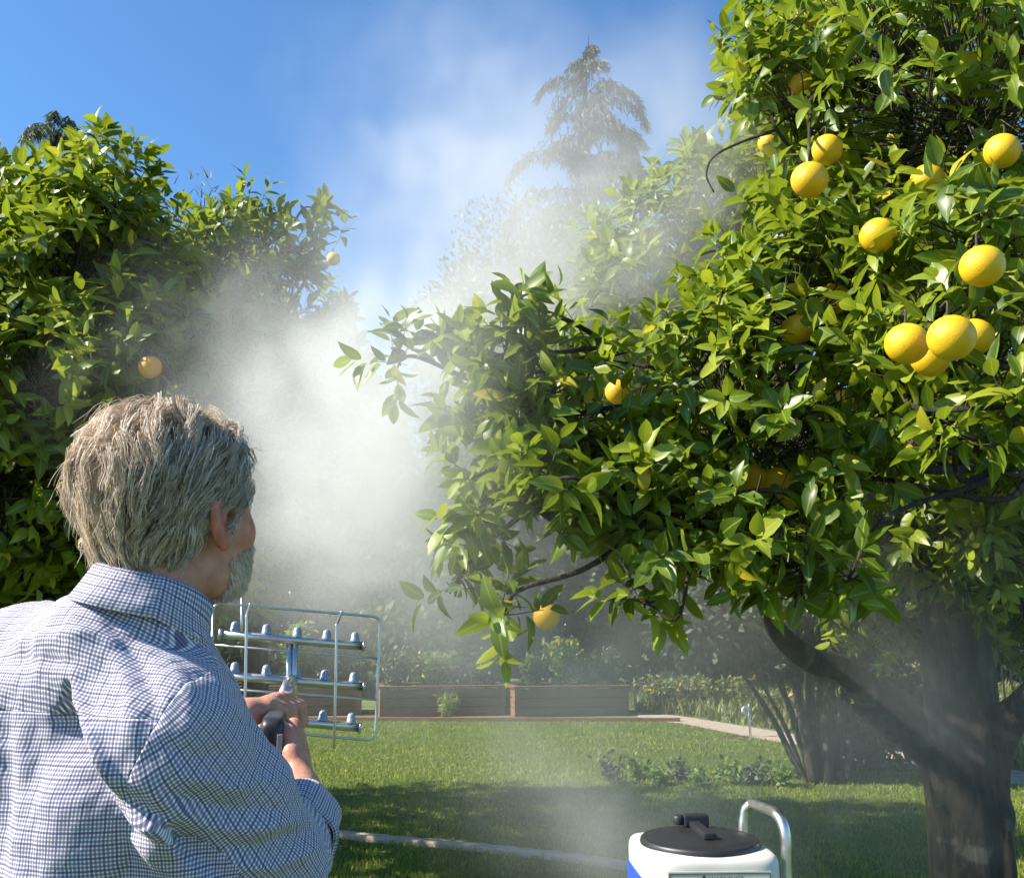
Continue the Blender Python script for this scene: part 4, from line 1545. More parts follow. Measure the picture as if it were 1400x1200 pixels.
def hair_mat():
    m, nt, b, out = new_mat('hair')
    a = N(nt, 'ShaderNodeAttribute', attribute_name='hair')
    nt.links.new(a.outputs['Color'], b.inputs['Base Color'])
    b.inputs['Roughness'].default_value = .42
    b.inputs['Specular IOR Level'].default_value = .45
    tr = N(nt, 'ShaderNodeBsdfTranslucent')
    nt.links.new(a.outputs['Color'], tr.inputs[0])
    ms = N(nt, 'ShaderNodeMixShader')
    ms.inputs[0].default_value = .30
    nt.links.new(b.outputs[0], ms.inputs[1])
    nt.links.new(tr.outputs[0], ms.inputs[2])
    nt.links.new(ms.outputs[0], out.inputs['Surface'])
    return m


M['hair'] = hair_mat()
rh = np.random.default_rng(21)
skull = lambda p: smin(ell(p, (0, -.012, .032), (.077, .099, .087)), ell(p, (0, .0, -.04), (.066, .080, .085)), .03)


def hroots(n):
    out = []
    tot = 0
    while tot < n:
        d = unit(rh.normal(size=(n * 3, 3)))
        p = np.array([0, -.012, .01]) + d * .17
        for _ in range(14):
            p = p - d * skull(p)[:, None]
        ok = (p[:, 2] > hair_zone(p) + .002 * rh.normal(size=len(p))) & (p[:, 2] > -.105)
        out.append(p[ok])
        tot += ok.sum()
    return np.concatenate(out)[:n]


def flow(p):
    """combing direction in head space: back and down, side locks sweeping over the ear"""
    f = np.zeros_like(p)
    f[:, 1] = -.80 + .25 * np.clip((-p[:, 1] - .02) / .08, 0, 1)
    f[:, 2] = -.62 - .5 * np.clip((-p[:, 1]) / .08, 0, 1)
    f[:, 0] = .55 * np.clip((p[:, 2] - .04) / .08, 0, 1) * np.sign(p[:, 0] + .03) + .10 * np.sign(p[:, 0]) * np.clip((.03 - p[:, 2]) / .1, 0, 1)
    w = fnoise(p, 34, 4)
    w2 = fnoise(p, 34, 5)
    w3 = fnoise(p, 55, 6)
    f[:, 0] += .85 * w + .2 * w3
    f[:, 1] += .6 * w2
    f[:, 2] += .25 * w - .12 * w3
    return f


def grow(root, length, hmin, n=11):
    p = root.copy()
    _, nn = grad(skull, p)
    d = unit(flow(p) * .8 + nn * .55 + rh.normal(0, .12, p.shape))
    out = [p.copy()]
    for i in range(1, n):
        t = i / (n - 1)
        _, nn = grad(skull, p)
        f = flow(p)
        f = f - nn * np.sum(f * nn, 1)[:, None]
        d = unit(d * .62 + unit(f) * .42 + np.array([0, 0, -.10 * t]) - nn * .12 * t)
        p = p + d * (length / (n - 1))[:, None]
        sd = skull(p)
        hm = hmin * min(1, t * 3.2)
        p = p + nn * np.maximum(0, hm - sd)[:, None]
        p = p - nn * np.maximum(0, sd - hm - .010)[:, None] * .5
        out.append(p.copy())
    return np.stack(out, 1)


NC, NS = 760, 15000
cr = hroots(NC)
top = np.clip((cr[:, 2] - .02) / .08, 0, 1)
clen = (.050 + .026 * top) * rh.uniform(.75, 1.25, NC)
low = np.clip((-.005 - cr[:, 2]) / .05, 0, 1)
clen *= 1 - .55 * low
clen *= 1 - .65 * np.clip((cr[:, 1] - .02) / .05, 0, 1)
ch = (.011 + .012 * top + .008 * np.clip((-cr[:, 1] - .02) / .06, 0, 1)) * rh.uniform(.45, 1.3, NC) * (1 - .72 * low)
# flatter towards the hairline at the temple
ch *= np.clip(1.15 - np.clip((cr[:, 1] - .02) / .06, 0, 1) * .4, .4, 1.2)
CP_ = grow(cr, clen, ch)
sr = hroots(NS)
own = np.array([np.argmin(((cr - q) ** 2).sum(1)) for q in sr])
SPt = grow(sr, clen[own] * rh.uniform(.8, 1.12, NS), ch[own] * rh.uniform(.5, 1.25, NS))
tt = np.linspace(0, 1, 11)[None, :, None]
off = (sr - cr[own])[:, None, :]
kk = (.70 * np.clip(tt * 1.6, 0, 1) ** 1.2)
wv = np.sin(tt * 8 + rh.uniform(0, 6.28, (NC, 1, 3))[own]) * .0034 * tt
HP = SPt * (1 - kk) + (CP_[own] + off * .33 + wv + rh.normal(0, .0011, (NS, 1, 3)) * tt) * kk
fly = rh.random(NS) < .07
HP[fly] += (rh.normal(0, .010, (fly.sum(), 1, 3)) + np.array([0, 0, .004])) * tt ** 1.5
g0 = np.clip(rh.normal(.5, .2, NC)[own] + rh.normal(0, .2, NS), 0, 1)
hc = np.array([.36, .265, .18]) * (1 - g0)[:, None] + np.array([.97, .78, .57]) * g0[:, None]
white = rh.random(NS) < .33
hc[white] = np.array([.97, .88, .76])
HPw = HC + HP @ RHEAD.T
strand_mesh('hair', HPw, rh.uniform(.00026, .00045, NS), hc, M['hair'], person)

# beard and sideburn
nb_ = 2600
d = unit(rh.normal(size=(nb_ * 6, 3)))
d = d[(d[:, 1] > -.15) & (d[:, 2] < .1)]
p = HC + (np.array([0, .03, -.05]) + d * .12) @ RHEAD.T
for _ in range(16):
    p = p - (d @ RHEAD.T) * head_sdf(p)[:, None] * .9
bhl = hl(p)
ok = (np.abs(head_sdf(p)) < .003) & (((bhl[:, 2] < np.interp(bhl[:, 1], [.0, .03, .06, .085, .1], [-.075, -.056, -.047, -.042, -.045])) & (bhl[:, 1] > -.002)) & (bhl[:, 2] > -.112) & ~((np.abs(bhl[:, 0]) < .02) & (bhl[:, 2] > -.082) & (bhl[:, 2] < -.06)))
p = p[ok][:nb_]
_, nn = grad(head_sdf, p)
K = len(p)
bd = unit(nn * .55 + np.array([0, 0, -.9]) + rh.normal(0, .22, (K, 3)))
bl_ = rh.uniform(.003, .0065, K)
tt4 = np.linspace(0, 1, 5)[None, :, None]
BP = p[:, None, :] + bd[:, None, :] * bl_[:, None, None] * tt4 + np.array([0, 0, -.003]) * tt4 ** 2 + nn[:, None] * .001 * tt4
bcol = np.array([1.0, .88, .73]) * rh.uniform(.6, 1.15, (K, 1))
strand_mesh('beard', BP, rh.uniform(.00038, .0006, K), bcol, M['hair'], person)


# ------------------------------------------------------------------ checked shirt
def shirt_mat():
    m, nt, b, out = new_mat('checked cotton')
    uv = N(nt, 'ShaderNodeUVMap', uv_map='weave')
    sx = N(nt, 'ShaderNodeSeparateXYZ')
    nt.links.new(uv.outputs[0], sx.inputs[0])
    def mth(op, a, bb=None, c=None):
        n_ = N(nt, 'ShaderNodeMath', operation=op)
        for i, v in enumerate((a, bb, c)):
            if v is None: continue
            if isinstance(v, (int, float)): n_.inputs[i].default_value = v
            else: nt.links.new(v, n_.inputs[i])
        return n_.outputs[0]
    per = .0043
    def stripes(s):
        f = mth('ABSOLUTE', mth('SUBTRACT', mth('FRACT', mth('DIVIDE', s, per)), .5))
        st = N(nt, 'ShaderNodeMapRange')
        nt.links.new(f, st.inputs[0])
        st.inputs[1].default_value = .24
        st.inputs[2].default_value = .34
        st.inputs[3].default_value = 1
        st.inputs[4].default_value = 0
        g_ = mth('LESS_THAN', mth('FRACT', mth('DIVIDE', s, per * 3)), 1 / 3)
        return mth('MULTIPLY', st.outputs[0], mth('ADD', .62, mth('MULTIPLY', g_, .16)))
    u, v = stripes(sx.outputs[0]), stripes(sx.outputs[1])
    inv = mth('MULTIPLY', mth('SUBTRACT', 1, u), mth('SUBTRACT', 1, v))
    mx = N(nt, 'ShaderNodeMix', data_type='RGBA')
    nt.links.new(inv, mx.inputs[0])
    mx.inputs[6].default_value = (.036, .038, .12, 1)
    mx.inputs[7].default_value = (.78, .745, .80, 1)
    nt.links.new(mx.outputs[2], b.inputs['Base Color'])
    b.inputs['Roughness'].default_value = .85
    b.inputs['Specular IOR Level'].default_value = .2
    b.inputs['Sheen Weight'].default_value = .15
    tc = N(nt, 'ShaderNodeTexCoord')
    no = N(nt, 'ShaderNodeTexNoise')
    no.inputs['Scale'].default_value = 16
    no.inputs['Detail'].default_value = 4
    no.inputs['Distortion'].default_value = .8
    nt.links.new(tc.outputs['Object'], no.inputs['Vector'])
    bp = N(nt, 'ShaderNodeBump')
    bp.inputs['Strength'].default_value = .35
    bp.inputs['Distance'].default_value = .012
    nt.links.new(no.outputs['Fac'], bp.inputs['Height'])
    nt.links.new(bp.outputs[0], b.inputs['Normal'])
    return m


M['shirt'] = shirt_mat()
CUFR = ELR + (WRR - ELR) * .52
CUFL = ELL + (WRL - ELL) * .55


def shirt_sdf(P):
    p = bl(P)
    d = ell(p, (-.01, .03, 1.23), (.18, .125, .24))
    d = smin(d, ell(p, (0, .035, 1.03), (.19, .145, .26)), .08)
    d = smin(d, ell(p, (0, .035, .88), (.195, .145, .14)), .06)
    d = smin(d, cap(P, bw(0, -.005, 1.415), bw(.112, -.02, 1.342), .080, .068), .045)
    d = smin(d, cap(P, bw(0, -.005, 1.415), bw(-.19, .01, 1.402), .080, .074), .045)
    d = smin(d, ell(p, (.09, -.055, 1.28), (.085, .06, .10)), .04)
    d = smin(d, ell(p, (-.10, -.055, 1.31), (.085, .06, .10)), .04)
    mr = SHR + (ELR - SHR) * .5
    a = smin(cap(P, SHR, mr, .068, .073), cap(P, mr, ELR, .073, .062), .02)
    a = smin(a, cap(P, ELR, CUFR + (CUFR - ELR) * .5, .064, .056), .02)
    b_ = smin(cap(P, SHL, ELL, .082, .066), cap(P, ELL, CUFL + (CUFL - ELL) * .5, .062, .052), .02)
    return smin(d, np.minimum(a, b_), .022)


V, Q, G = snets(shirt_sdf, OB + [-.62, -.55, .76], OB + [.62, .62, 1.60], .0058)

# folds pressed into the cloth: (pixel polyline, width px, depth m)
folds = [
    ([(96, 930), (112, 975), (130, 1020), (150, 1078)], 9, .012),
    ([(150, 1080), (190, 1108), (245, 1140), (310, 1200)], 16, -.016),
    ([(110, 1085), (135, 1125), (190, 1140), (240, 1125)], 9, .008),
    ([(120, 1120), (160, 1160), (220, 1160)], 10, -.008),
    ([(150, 1180), (200, 1190), (260, 1205)], 9, .007),
    ([(188, 838), (225, 862), (285, 872)], 8, .007),
    ([(180, 868), (230, 880), (280, 885)], 9, -.006),
    ([(150, 850), (190, 900), (212, 950), (206, 1000)], 10, -.006),
    ([(150, 885), (175, 940), (180, 1010)], 12, .006),
    ([(232, 905), (262, 960), (250, 1020)], 12, .004),
    ([(20, 880), (60, 870), (120, 865), (170, 880)], 8, .005),
    ([(0, 905), (60, 900), (110, 905)], 9, -.005),
    ([(30, 1000), (35, 1100), (30, 1210)], 14, .006),
    ([(5, 960), (8, 1080), (4, 1210)], 12, -.006),
    ([(250, 1060), (320, 1075), (372, 1068)], 9, .006),
    ([(230, 1085), (310, 1105), (395, 1105)], 10, -.007),
    ([(270, 1125), (340, 1135), (418, 1120)], 9, .007),
    ([(300, 1160), (360, 1160), (425, 1135)], 9, -.008),
    ([(310, 1185), (370, 1185), (432, 1160)], 8, .007),
    ([(210, 1010), (250, 1030), (330, 1030)], 10, -.004),
]


def polydist(px, pts):
    best = np.full(len(px), 1e9)
    along = np.zeros(len(px))
    n_ = len(pts) - 1
    for i in range(n_):
        a, b_ = np.array(pts[i], float), np.array(pts[i + 1], float)
        ab = b_ - a
        t = np.clip((px - a) @ ab / (ab @ ab), 0, 1)
        d_ = np.linalg.norm(px - a - t[:, None] * ab, axis=1)
        m_ = d_ < best
        best[m_] = d_[m_]
        along[m_] = (i + t[m_]) / n_
    return best, along


pj = project(V)[:, :2]
facing = np.sum(G * unit(np.array([0, 0, CAMZ]) - V), 1)
wf = np.clip((facing + .1) / .25, 0, 1)
disp = np.zeros(len(V))
for pts, w, a in folds:
    d_, al = polydist(pj, pts)
    disp += a * np.exp(-(d_ / w) ** 2) * np.sin(np.pi * np.clip(al * .86 + .07, 0, 1)) ** .5 * wf
# the hollow between the shoulder blade and the arm: cloth drops away to the right of a soft vertical edge
yy = pj[:, 1]
xl = np.interp(yy, [925, 985, 1100, 1215], [90, 62, 56, 52])
xr = np.interp(yy, [925, 985, 1078, 1110, 1215], [100, 121, 153, 190, 300])
th_ = np.clip((pj[:, 0] - xl) / (xr - xl), 0, 1)
up1 = np.clip(th_ / .42, 0, 1)
dn1 = np.clip((1 - th_) / .58, 0, 1)
sh_ = np.minimum(up1 * up1 * (3 - 2 * up1), dn1 * dn1 * (3 - 2 * dn1))
disp -= np.interp(yy, [920, 1000, 1300], [0, .046, .050]) * sh_ * wf
disp += .0028 * fnoise(V * np.array([1, 1, .55]), 26, 11) + .0016 * fnoise(V, 60, 12)
V = V + G * disp[:, None]

shirt_me = mesh_np('shirt', V, None, Q)
armR, armL = unit(ELR - SHR), unit(ELL - SHL)


def cut(bm, co, no, keep_positive):
    g_ = bmesh.ops.bisect_plane(bm, geom=bm.verts[:] + bm.edges[:] + bm.faces[:], plane_co=co, plane_no=no, clear_outer=not keep_positive, clear_inner=keep_positive)


def shirt_piece(name, planes, uvf, parent, filt=None):
    bm = bmesh.new()
    bm.from_mesh(shirt_me)
    for co, no, pos in planes: cut(bm, Vector(co), Vector(no), pos)
    if filt is not None:
        bm.verts.ensure_lookup_table()
        P_ = np.array([v.co[:] for v in bm.verts])
        kill = filt(P_)
        bmesh.ops.delete(bm, geom=[v for v, k_ in zip(bm.verts, kill) if k_], context='VERTS')
    bm.normal_update()
    uvl = bm.loops.layers.uv.new('weave')
    bm.verts.index_update()
    bm.verts.ensure_lookup_table()
    P_ = np.array([v.co[:] for v in bm.verts])
    UV = uvf(P_)
    for f_ in bm.faces:
        f_.smooth = True
        for lp in f_.loops: lp[uvl].uv = UV[lp.vert.index]
    me = bpy.data.meshes.new(name)
    bm.to_mesh(me)
    bm.free()
    return link(name, me, M['shirt'], parent)


def uv_body(P):
    p = bl(P)
    return np.stack([np.arctan2(p[:, 0], -(p[:, 1] - .16)) * .30, p[:, 2]], 1)


def uv_yoke(P):
    p = bl(P)
    return np.stack([p[:, 0], .70 * p[:, 1] + .85 * p[:, 2]], 1)


def uv_sleeve(S_, E, C):
    def f(P):
        a1, a2 = unit(E - S_), unit(C - E)
        l1 = np.linalg.norm(E - S_)
        t1 = (P - S_) @ a1
        t2 = (P - E) @ a2
        bl2 = unit(a1 + a2)
        late = (P - E) @ bl2 > 0
        along = np.where(late, l1 + t2, t1)
        ax0 = np.where(late[:, None], E + a2 * t2[:, None], S_ + a1 * t1[:, None])
        ref = unit(np.cross(a1, np.array([0, 0, 1.0])))
        up_ = np.cross(ref, a1)
        q = P - ax0
        ang = np.arctan2(-(q @ ref) * 0 + q @ up_, q @ unit(ref))
        ang = np.arctan2(q @ -ref, q @ up_)       # seam underneath
        return np.stack([ang * .082, along], 1)
    return f


seamR = SHR + armR * .012 + np.array([0, 0, 0])
noR = unit(armR * .55 + (RBODY @ np.array([1.0, -.12, .10])) * .75)
seamL = SHL + armL * .012
noL = unit(armL * .55 + (RBODY @ np.array([-1.0, -.12, .10])) * .75)
yk = bw(0, -.10, 1.36)
ykn = RBODY @ unit(np.array([0, .10, 1.0]))
neckkill = lambda P: (np.linalg.norm((bl(P) - np.array([0, .02, 1.475])) * np.array([1, 1, .75]), axis=1) < .058)
# region of the torso that must not be cut by the sleeve planes further down is kept by distance to the arm axis


def arm_side(P, S_, E, C, seam, no):
    """True where the cloth belongs to the sleeve"""
    side = (P - seam) @ no > 0
    p = bl(P)
    d_arm = np.minimum(cap(P, S_, E, .0), cap(P, E, C + (C - E) * .6, .0))
    return side, d_arm


shirt = empty('shirt', OB + np.array([0, 0, .8]))
shirt.parent = person
shirt.matrix_parent_inverse = Matrix.Translation(-Vector(OB))
# mark sleeve faces on the whole mesh first: on the arm side of the seam plane and closer to the arm than to the trunk
trunk_only = lambda P: np.minimum(np.minimum(ell(bl(P), (-.01, .03, 1.23), (.18, .125, .24)), ell(bl(P), (0, .035, 1.03), (.19, .145, .26))), ell(bl(P), (0, .035, .88), (.195, .145, .14)))
arm_only_R = lambda P: np.minimum(cap(P, SHR, ELR, .074, .066), cap(P, ELR, CUFR + (CUFR - ELR) * .5, .064, .056))
arm_only_L = lambda P: np.minimum(cap(P, SHL, ELL, .082, .066), cap(P, ELL, CUFL + (CUFL - ELL) * .5, .062, .052))
slR = lambda P: ((P - seamR) @ noR > -1e-5) & (arm_only_R(P) < trunk_only(P) + .006)
slL = lambda P: ((P - seamL) @ noL > -1e-5) & (arm_only_L(P) < trunk_only(P) + .006)


def split_shirt():
    bm = bmesh.new()
    bm.from_mesh(shirt_me)
    for co, no in ((seamR, noR), (seamL, noL), (yk, ykn)):
        bmesh.ops.bisect_plane(bm, geom=bm.verts[:] + bm.edges[:] + bm.faces[:], plane_co=Vector(co), plane_no=Vector(no))
    cr_, cl_ = unit(CUFR - ELR), unit(CUFL - ELL)
    for co, no, E in ((CUFR, cr_, ELR), (CUFL, cl_, ELL)):
        gm = [f_ for f_ in bm.faces if (Vector(E) - f_.calc_center_median()).length < .30]
        vs_ = {v for f_ in gm for v in f_.verts}
        es_ = {e for f_ in gm for e in f_.edges}
        bmesh.ops.bisect_plane(bm, geom=list(vs_) + list(es_) + gm, plane_co=Vector(co), plane_no=Vector(no))
    bm.verts.index_update()
    bm.faces.ensure_lookup_table()
    Cf = np.array([f_.calc_center_median()[:] for f_ in bm.faces])
    R_, L_ = slR(Cf), slL(Cf)
    yoke = ((Cf - yk) @ ykn > 0) & ~R_ & ~L_
    dead = neckkill(Cf) | (Cf[:, 2] < .80)
    dead |= R_ & ((Cf - CUFR) @ cr_ > 0) & (np.linalg.norm(Cf - CUFR, axis=1) < .16)
    dead |= L_ & ((Cf - CUFL) @ cl_ > 0) & (np.linalg.norm(Cf - CUFL, axis=1) < .16)
    P_ = np.array([v.co[:] for v in bm.verts])
    Nv = np.array([v.normal[:] for v in bm.verts])
    fac = [np.array([v.index for v in f_.verts]) for f_ in bm.faces]
    bm.free()
    for name, mask, uvf in (('shirt_back', ~R_ & ~L_ & ~yoke & ~dead, uv_body), ('yoke', yoke & ~dead, uv_yoke),
                            ('sleeve', R_ & ~dead, uv_sleeve(SHR, ELR, CUFR)), ('sleeve', L_ & ~dead, uv_sleeve(SHL, ELL, CUFL))):
        ids = np.where(mask)[0]
        used = np.unique(np.concatenate([fac[i] for i in ids]))
        remap = np.full(len(P_), -1)
        remap[used] = np.arange(len(used))
        me = bpy.data.meshes.new(name)
        me.from_pydata(P_[used].tolist(), [], [remap[fac[i]].tolist() for i in ids])
        uvl = me.uv_layers.new(name='weave')
        UV = uvf(P_[used])
        li = np.zeros(len(me.loops), np.int32)
        me.loops.foreach_get('vertex_index', li)
        luv = UV[li]
        if name == 'sleeve':                      # no stretched cell where the angle wraps round
            st_ = np.zeros(len(me.polygons), np.int32)
            me.polygons.foreach_get('loop_start', st_)
            tot = np.diff(np.append(st_, len(li)))
            fid = np.repeat(np.arange(len(st_)), tot)
            mxu = np.zeros(len(st_)) - 9
            np.maximum.at(mxu, fid, luv[:, 0])
            wrap = (mxu[fid] - luv[:, 0]) > .25
            luv[wrap, 0] += 2 * math.pi * .082
        uvl.data.foreach_set('uv', luv.astype(np.float32).ravel())
        me.polygons.foreach_set('use_smooth', np.ones(len(me.polygons), bool))
        o = link(name, me, M['shirt'], shirt)
        sm = o.modifiers.new('cloth thickness', 'SOLIDIFY')
        sm.thickness = .0014
        sm.offset = -1


split_shirt()


def band(name, rings, parent, uscale=1.0):
    """open or closed strip of cloth from rings of points"""
    A = np.array(rings)                      # (rows, cols, 3)
    nr, ncl, _ = A.shape
    me = bpy.data.meshes.new(name)
    F = [[i * ncl + j, i * ncl + j + 1, (i + 1) * ncl + j + 1, (i + 1) * ncl + j] for i in range(nr - 1) for j in range(ncl - 1)]
    me.from_pydata(A.reshape(-1, 3).tolist(), [], F)
    du = np.concatenate([[0], np.cumsum(np.linalg.norm(np.diff(A[nr // 2], axis=0), axis=1))])
    dv = np.concatenate([[0], np.cumsum(np.linalg.norm(np.diff(A[:, ncl // 2], axis=0), axis=1))])
    uvl = me.uv_layers.new(name='weave')
    li = np.zeros(len(me.loops), np.int32)
    me.loops.foreach_get('vertex_index', li)
    uvl.data.foreach_set('uv', np.stack([du[li % ncl], dv[li // ncl]], 1).astype(np.float32).ravel())
    me.polygons.foreach_set('use_smooth', np.ones(len(me.polygons), bool))
    o = link(name, me, M['shirt'], parent)
    sm = o.modifiers.new('cloth thickness', 'SOLIDIFY')
    sm.thickness = .002
    sm.offset = 0
    return o


# collar: stand and fall, open at the throat
naxis = unit(NK0 - NK1)
ncen = NK1 + naxis * .058
nf = RBODY @ np.array([0, 1.0, 0])
nf = unit(nf - naxis * (nf @ naxis))
nr_ = np.cross(nf, naxis)
prof = [(.060, -.012), (.060, .012), (.061, .026), (.063, .033), (.0665, .0345), (.0705, .031), (.075, .016), (.081, .000), (.088, -.015)]
rings = []
phis = np.linspace(-2.55, 2.55, 70)
for i, (r_, z_) in enumerate(prof):
    row = []
    for ph in phis:
        fr = max(0, abs(ph) - 1.0) / 1.55          # towards the throat
        zz = z_ - .020 * fr - (.022 * fr if i > 5 else 0) - .004 * math.sin(ph * 2.0 + .5)
        rr = r_ * (1 + .06 * fr) + .0015 * math.sin(ph * 7 + i)
        row.append(ncen + naxis * zz + rr * (-math.cos(ph) * nf * 1.02 + math.sin(ph) * nr_ * .98))
    rings.append(row)
band('collar', rings, shirt)


def cuff(C, E, r0, parent):
    ax = unit(C - E)
    ref = unit(np.cross(ax, [0, 0, 1.0]))
    up_ = np.cross(ref, ax)
    rings = []
    for (z_, r_) in ((-.055, r0 + .004), (-.05, r0 + .010), (-.02, r0 + .011), (0.0, r0 + .010), (.006, r0 + .006), (.004, r0 - .001), (-.02, r0 - .004)):
        rings.append([C + ax * z_ + (r_ + .003 * math.sin(a * 3 + z_ * 90) + .002 * math.sin(a * 7)) * (math.cos(a) * ref + math.sin(a) * up_) for a in np.linspace(0, 2 * math.pi, 48)])
    band('cuff', rings, parent)


cuff(CUFR, ELR, .056, shirt)
cuff(CUFL, ELL, .053, shirt)

# trousers and shoes (below the frame)
M['denim'] = noise_mat('dark trousers', [(.3, (.03, .035, .05)), (.7, (.06, .065, .085))], scale=60, rough=.9)
M['leather'] = plain('brown shoe leather', (.09, .05, .03), .5)


def tro_sdf(P):
    p = bl(P)
    d = ell(p, (0, .035, .93), (.180, .132, .13))
    for s in (-1, 1):
        d = smin(d, cap(P, bw(s * .09, .03, .90), bw(s * .10, .05, .50), .098, .075), .04)
        d = smin(d, cap(P, bw(s * .10, .05, .50), bw(s * .105, .0, .07), .075, .06), .02)
    return d


Vt, Qt, Gt = snets(tro_sdf, OB + [-.4, -.35, -.02], OB + [.4, .4, 1.08], .014)
link('trousers', mesh_np('trousers', Vt + Gt * (.004 * fnoise(Vt, 14, 2))[:, None], None, Qt), M['denim'], person)
for s in (-1, 1):
    def shoe_sdf(P):
        d = cap(P, bw(s * .107, -.02, .05), bw(s * .125, .17, .035), .045, .042)
        d = smin(d, cap(P, bw(s * .105, .0, .06), bw(s * .105, .0, .11), .048, .045), .02)
        return np.maximum(d, -(P[:, 2] - .004))
    Vs_, Qs_, _ = snets(shoe_sdf, OB + [-.4, -.35, -.02], OB + [.4, .4, .2], .01)
    link('shoe', mesh_np('shoe', Vs_, None, Qs_), M['leather'], person)


# ================================================================== the spray wand in his hands
wand = empty('spray_wand', np.array(at(372, 1003, 1.52)))
tag(wand, 'metal spray wand with three nozzle bars in a wire guard, held by the man', 'spray wand')


def wd(px, py, off=0.0):
    return np.array(at(px, py, 1.93 + (px - 400) / 1000 * .5 + off))


def wire(name, pts, r_, m=None, n=40, parent=None):
    k = MB()
    k.tube(pts, r_, 10)
    return k.build(name, m or M['steel'], parent or wand, True)


def rounded(pts, rad=.14, closed=True, n=6):
    P = [np.array(p) for p in pts]
    out = []
    m_ = len(P)
    for i in range(m_):
        a, b_, c = P[i - 1], P[i], P[(i + 1) % m_]
        p1, p2 = b_ + (a - b_) * rad, b_ + (c - b_) * rad
        for t in np.linspace(0, 1, n):
            out.append((1 - t) ** 2 * p1 + 2 * t * (1 - t) * b_ + t * t * p2)
    out.append(out[0])
    return np.array(out)


WR = .0028
wire('guard_frame', rounded([wd(292, 824), wd(520, 843), wd(513, 1012), wd(286, 992)], .06), WR)
wire('guard_wire', [wd(290, 881), wd(515, 899.5)], WR * .85)
wire('guard_wire', [wd(288, 940), wd(514, 956)], WR * .85)
for (tx, ty, bx, by, cx, cy) in ((342, 827, 337.5, 841, 334, 1004), (467, 837.5, 460.5, 853, 457, 1021)):
    wire('guard_bar', smoothpath([wd(tx, ty - 2), wd(tx, ty), wd(bx, by, -.035), wd(bx - .4, by + 8, -.04), wd((bx + cx) / 2, (by + cy) / 2, -.045), wd(cx, cy - 10, -.04), wd(cx, cy, -.01)], 40), WR)
wire('guard_bar', [wd(331, 817, .05), wd(330, 880, .05)], WR)
for (x0, y0, x1, y1, noz) in ((301, 866.5, 496, 883, (319, 361, 403, 444, 484)), (306, 923, 496, 938.5, (319, 361, 403, 441, 482)), (312, 978, 491, 994.5, (322, 361, 400, 439, 479))):
    a, b_ = wd(x0, y0), wd(x1, y1)
    pipe = wire('nozzle_bar', [a, a + (b_ - a) * .5, b_], .0086)
    wire('end_cap', [b_ - (b_ - a) * .006, b_ + (b_ - a) * .012], .0112, None, parent=pipe)
    wire('end_cap', [a + (b_ - a) * .006, a - (b_ - a) * .012], .0112, None, parent=pipe)
    for nx in noz:
        t = (nx - x0) / (x1 - x0)
        c = a + (b_ - a) * t + np.array([0, .004, .007])
        k = MB()
        k.lathe([(.0095, 0), (.0095, .006), (.0085, .007), (.0082, .013), (.0062, .0175), (.0035, .0195), (.0001, .02)], c, 14)
        k.build('nozzle', M['nozzle'], pipe, True)
wire('feed_tube', [wd(395.5, 873), wd(394.5, 990)], .0058)
wire('feed_tube', [wd(403, 873), wd(402, 992)], .0068)
wire('elbow', [wd(399, 930, -.01), np.array(at(394, 936, 1.88)), np.array(at(388, 952, 1.80))], [.012, .0125, .0115])
wire('lance', [np.array(at(388, 952, 1.80)), np.array(at(382, 972, 1.70)), np.array(at(374, 998, 1.56))], .0105)
# the gun: rounded black body whose rear end points at the camera
g0, g1 = np.array(at(371, 1004, 1.475)), np.array(at(379, 985, 1.62))
ax = unit(g1 - g0)
rt = unit(np.cross(ax, [0, 0, 1.0]))
up_ = np.cross(rt, ax)
k = MB()
prof = [(-.003, .55), (0, .80), (.012, .97), (.05, 1.0), (.11, .9), (.15, .55)]
rows = []
for (z_, s_) in prof:
    row = []
    for a in np.linspace(0, 2 * math.pi, 20, endpoint=False):
        cx_, cy_ = math.copysign(abs(math.cos(a)) ** .55, math.cos(a)) * .0185, math.copysign(abs(math.sin(a)) ** .55, math.sin(a)) * .0285
        row.append(g0 + ax * z_ + s_ * (cx_ * rt + cy_ * up_) + up_ * (-.004))
    rows.append(row)
A = np.array(rows)
ncl = 20
V_ = np.concatenate([A.reshape(-1, 3), [g0 - ax * .003]])
k.add(V_, [[i * ncl + j, i * ncl + (j + 1) % ncl, (i + 1) * ncl + (j + 1) % ncl, (i + 1) * ncl + j] for i in range(len(prof) - 1) for j in range(ncl)], [[len(V_) - 1, (j + 1) % ncl, j] for j in range(ncl)])
gun = k.build('gun_body', M['blackp'], wand, True)
k = MB()
Rg = np.stack([rt, ax, up_], 1)
k.box(g0 + rt * .0125 + up_ * -.012 - ax * .0025, (.008, .004, .026), Rg)
k.build('label_plate', M['greyp'], gun, bevel=.001)
k = MB()
k.tube(smoothpath([g0 + ax * .055 - up_ * .02, g0 + ax * .045 - up_ * .06, g0 + ax * .03 - up_ * .11], 10), [.017, .0165, .015], 14)
k.build('pistol_grip', M['blackp'], wand, True)
k = MB()
k.tube(smoothpath([g0 + ax * .10 - up_ * .02, g0 + ax * .098 - up_ * .045, g0 + ax * .085 - up_ * .07], 10), [.005, .0045, .004], 8)
k.build('trigger', M['blackp'], wand, True)


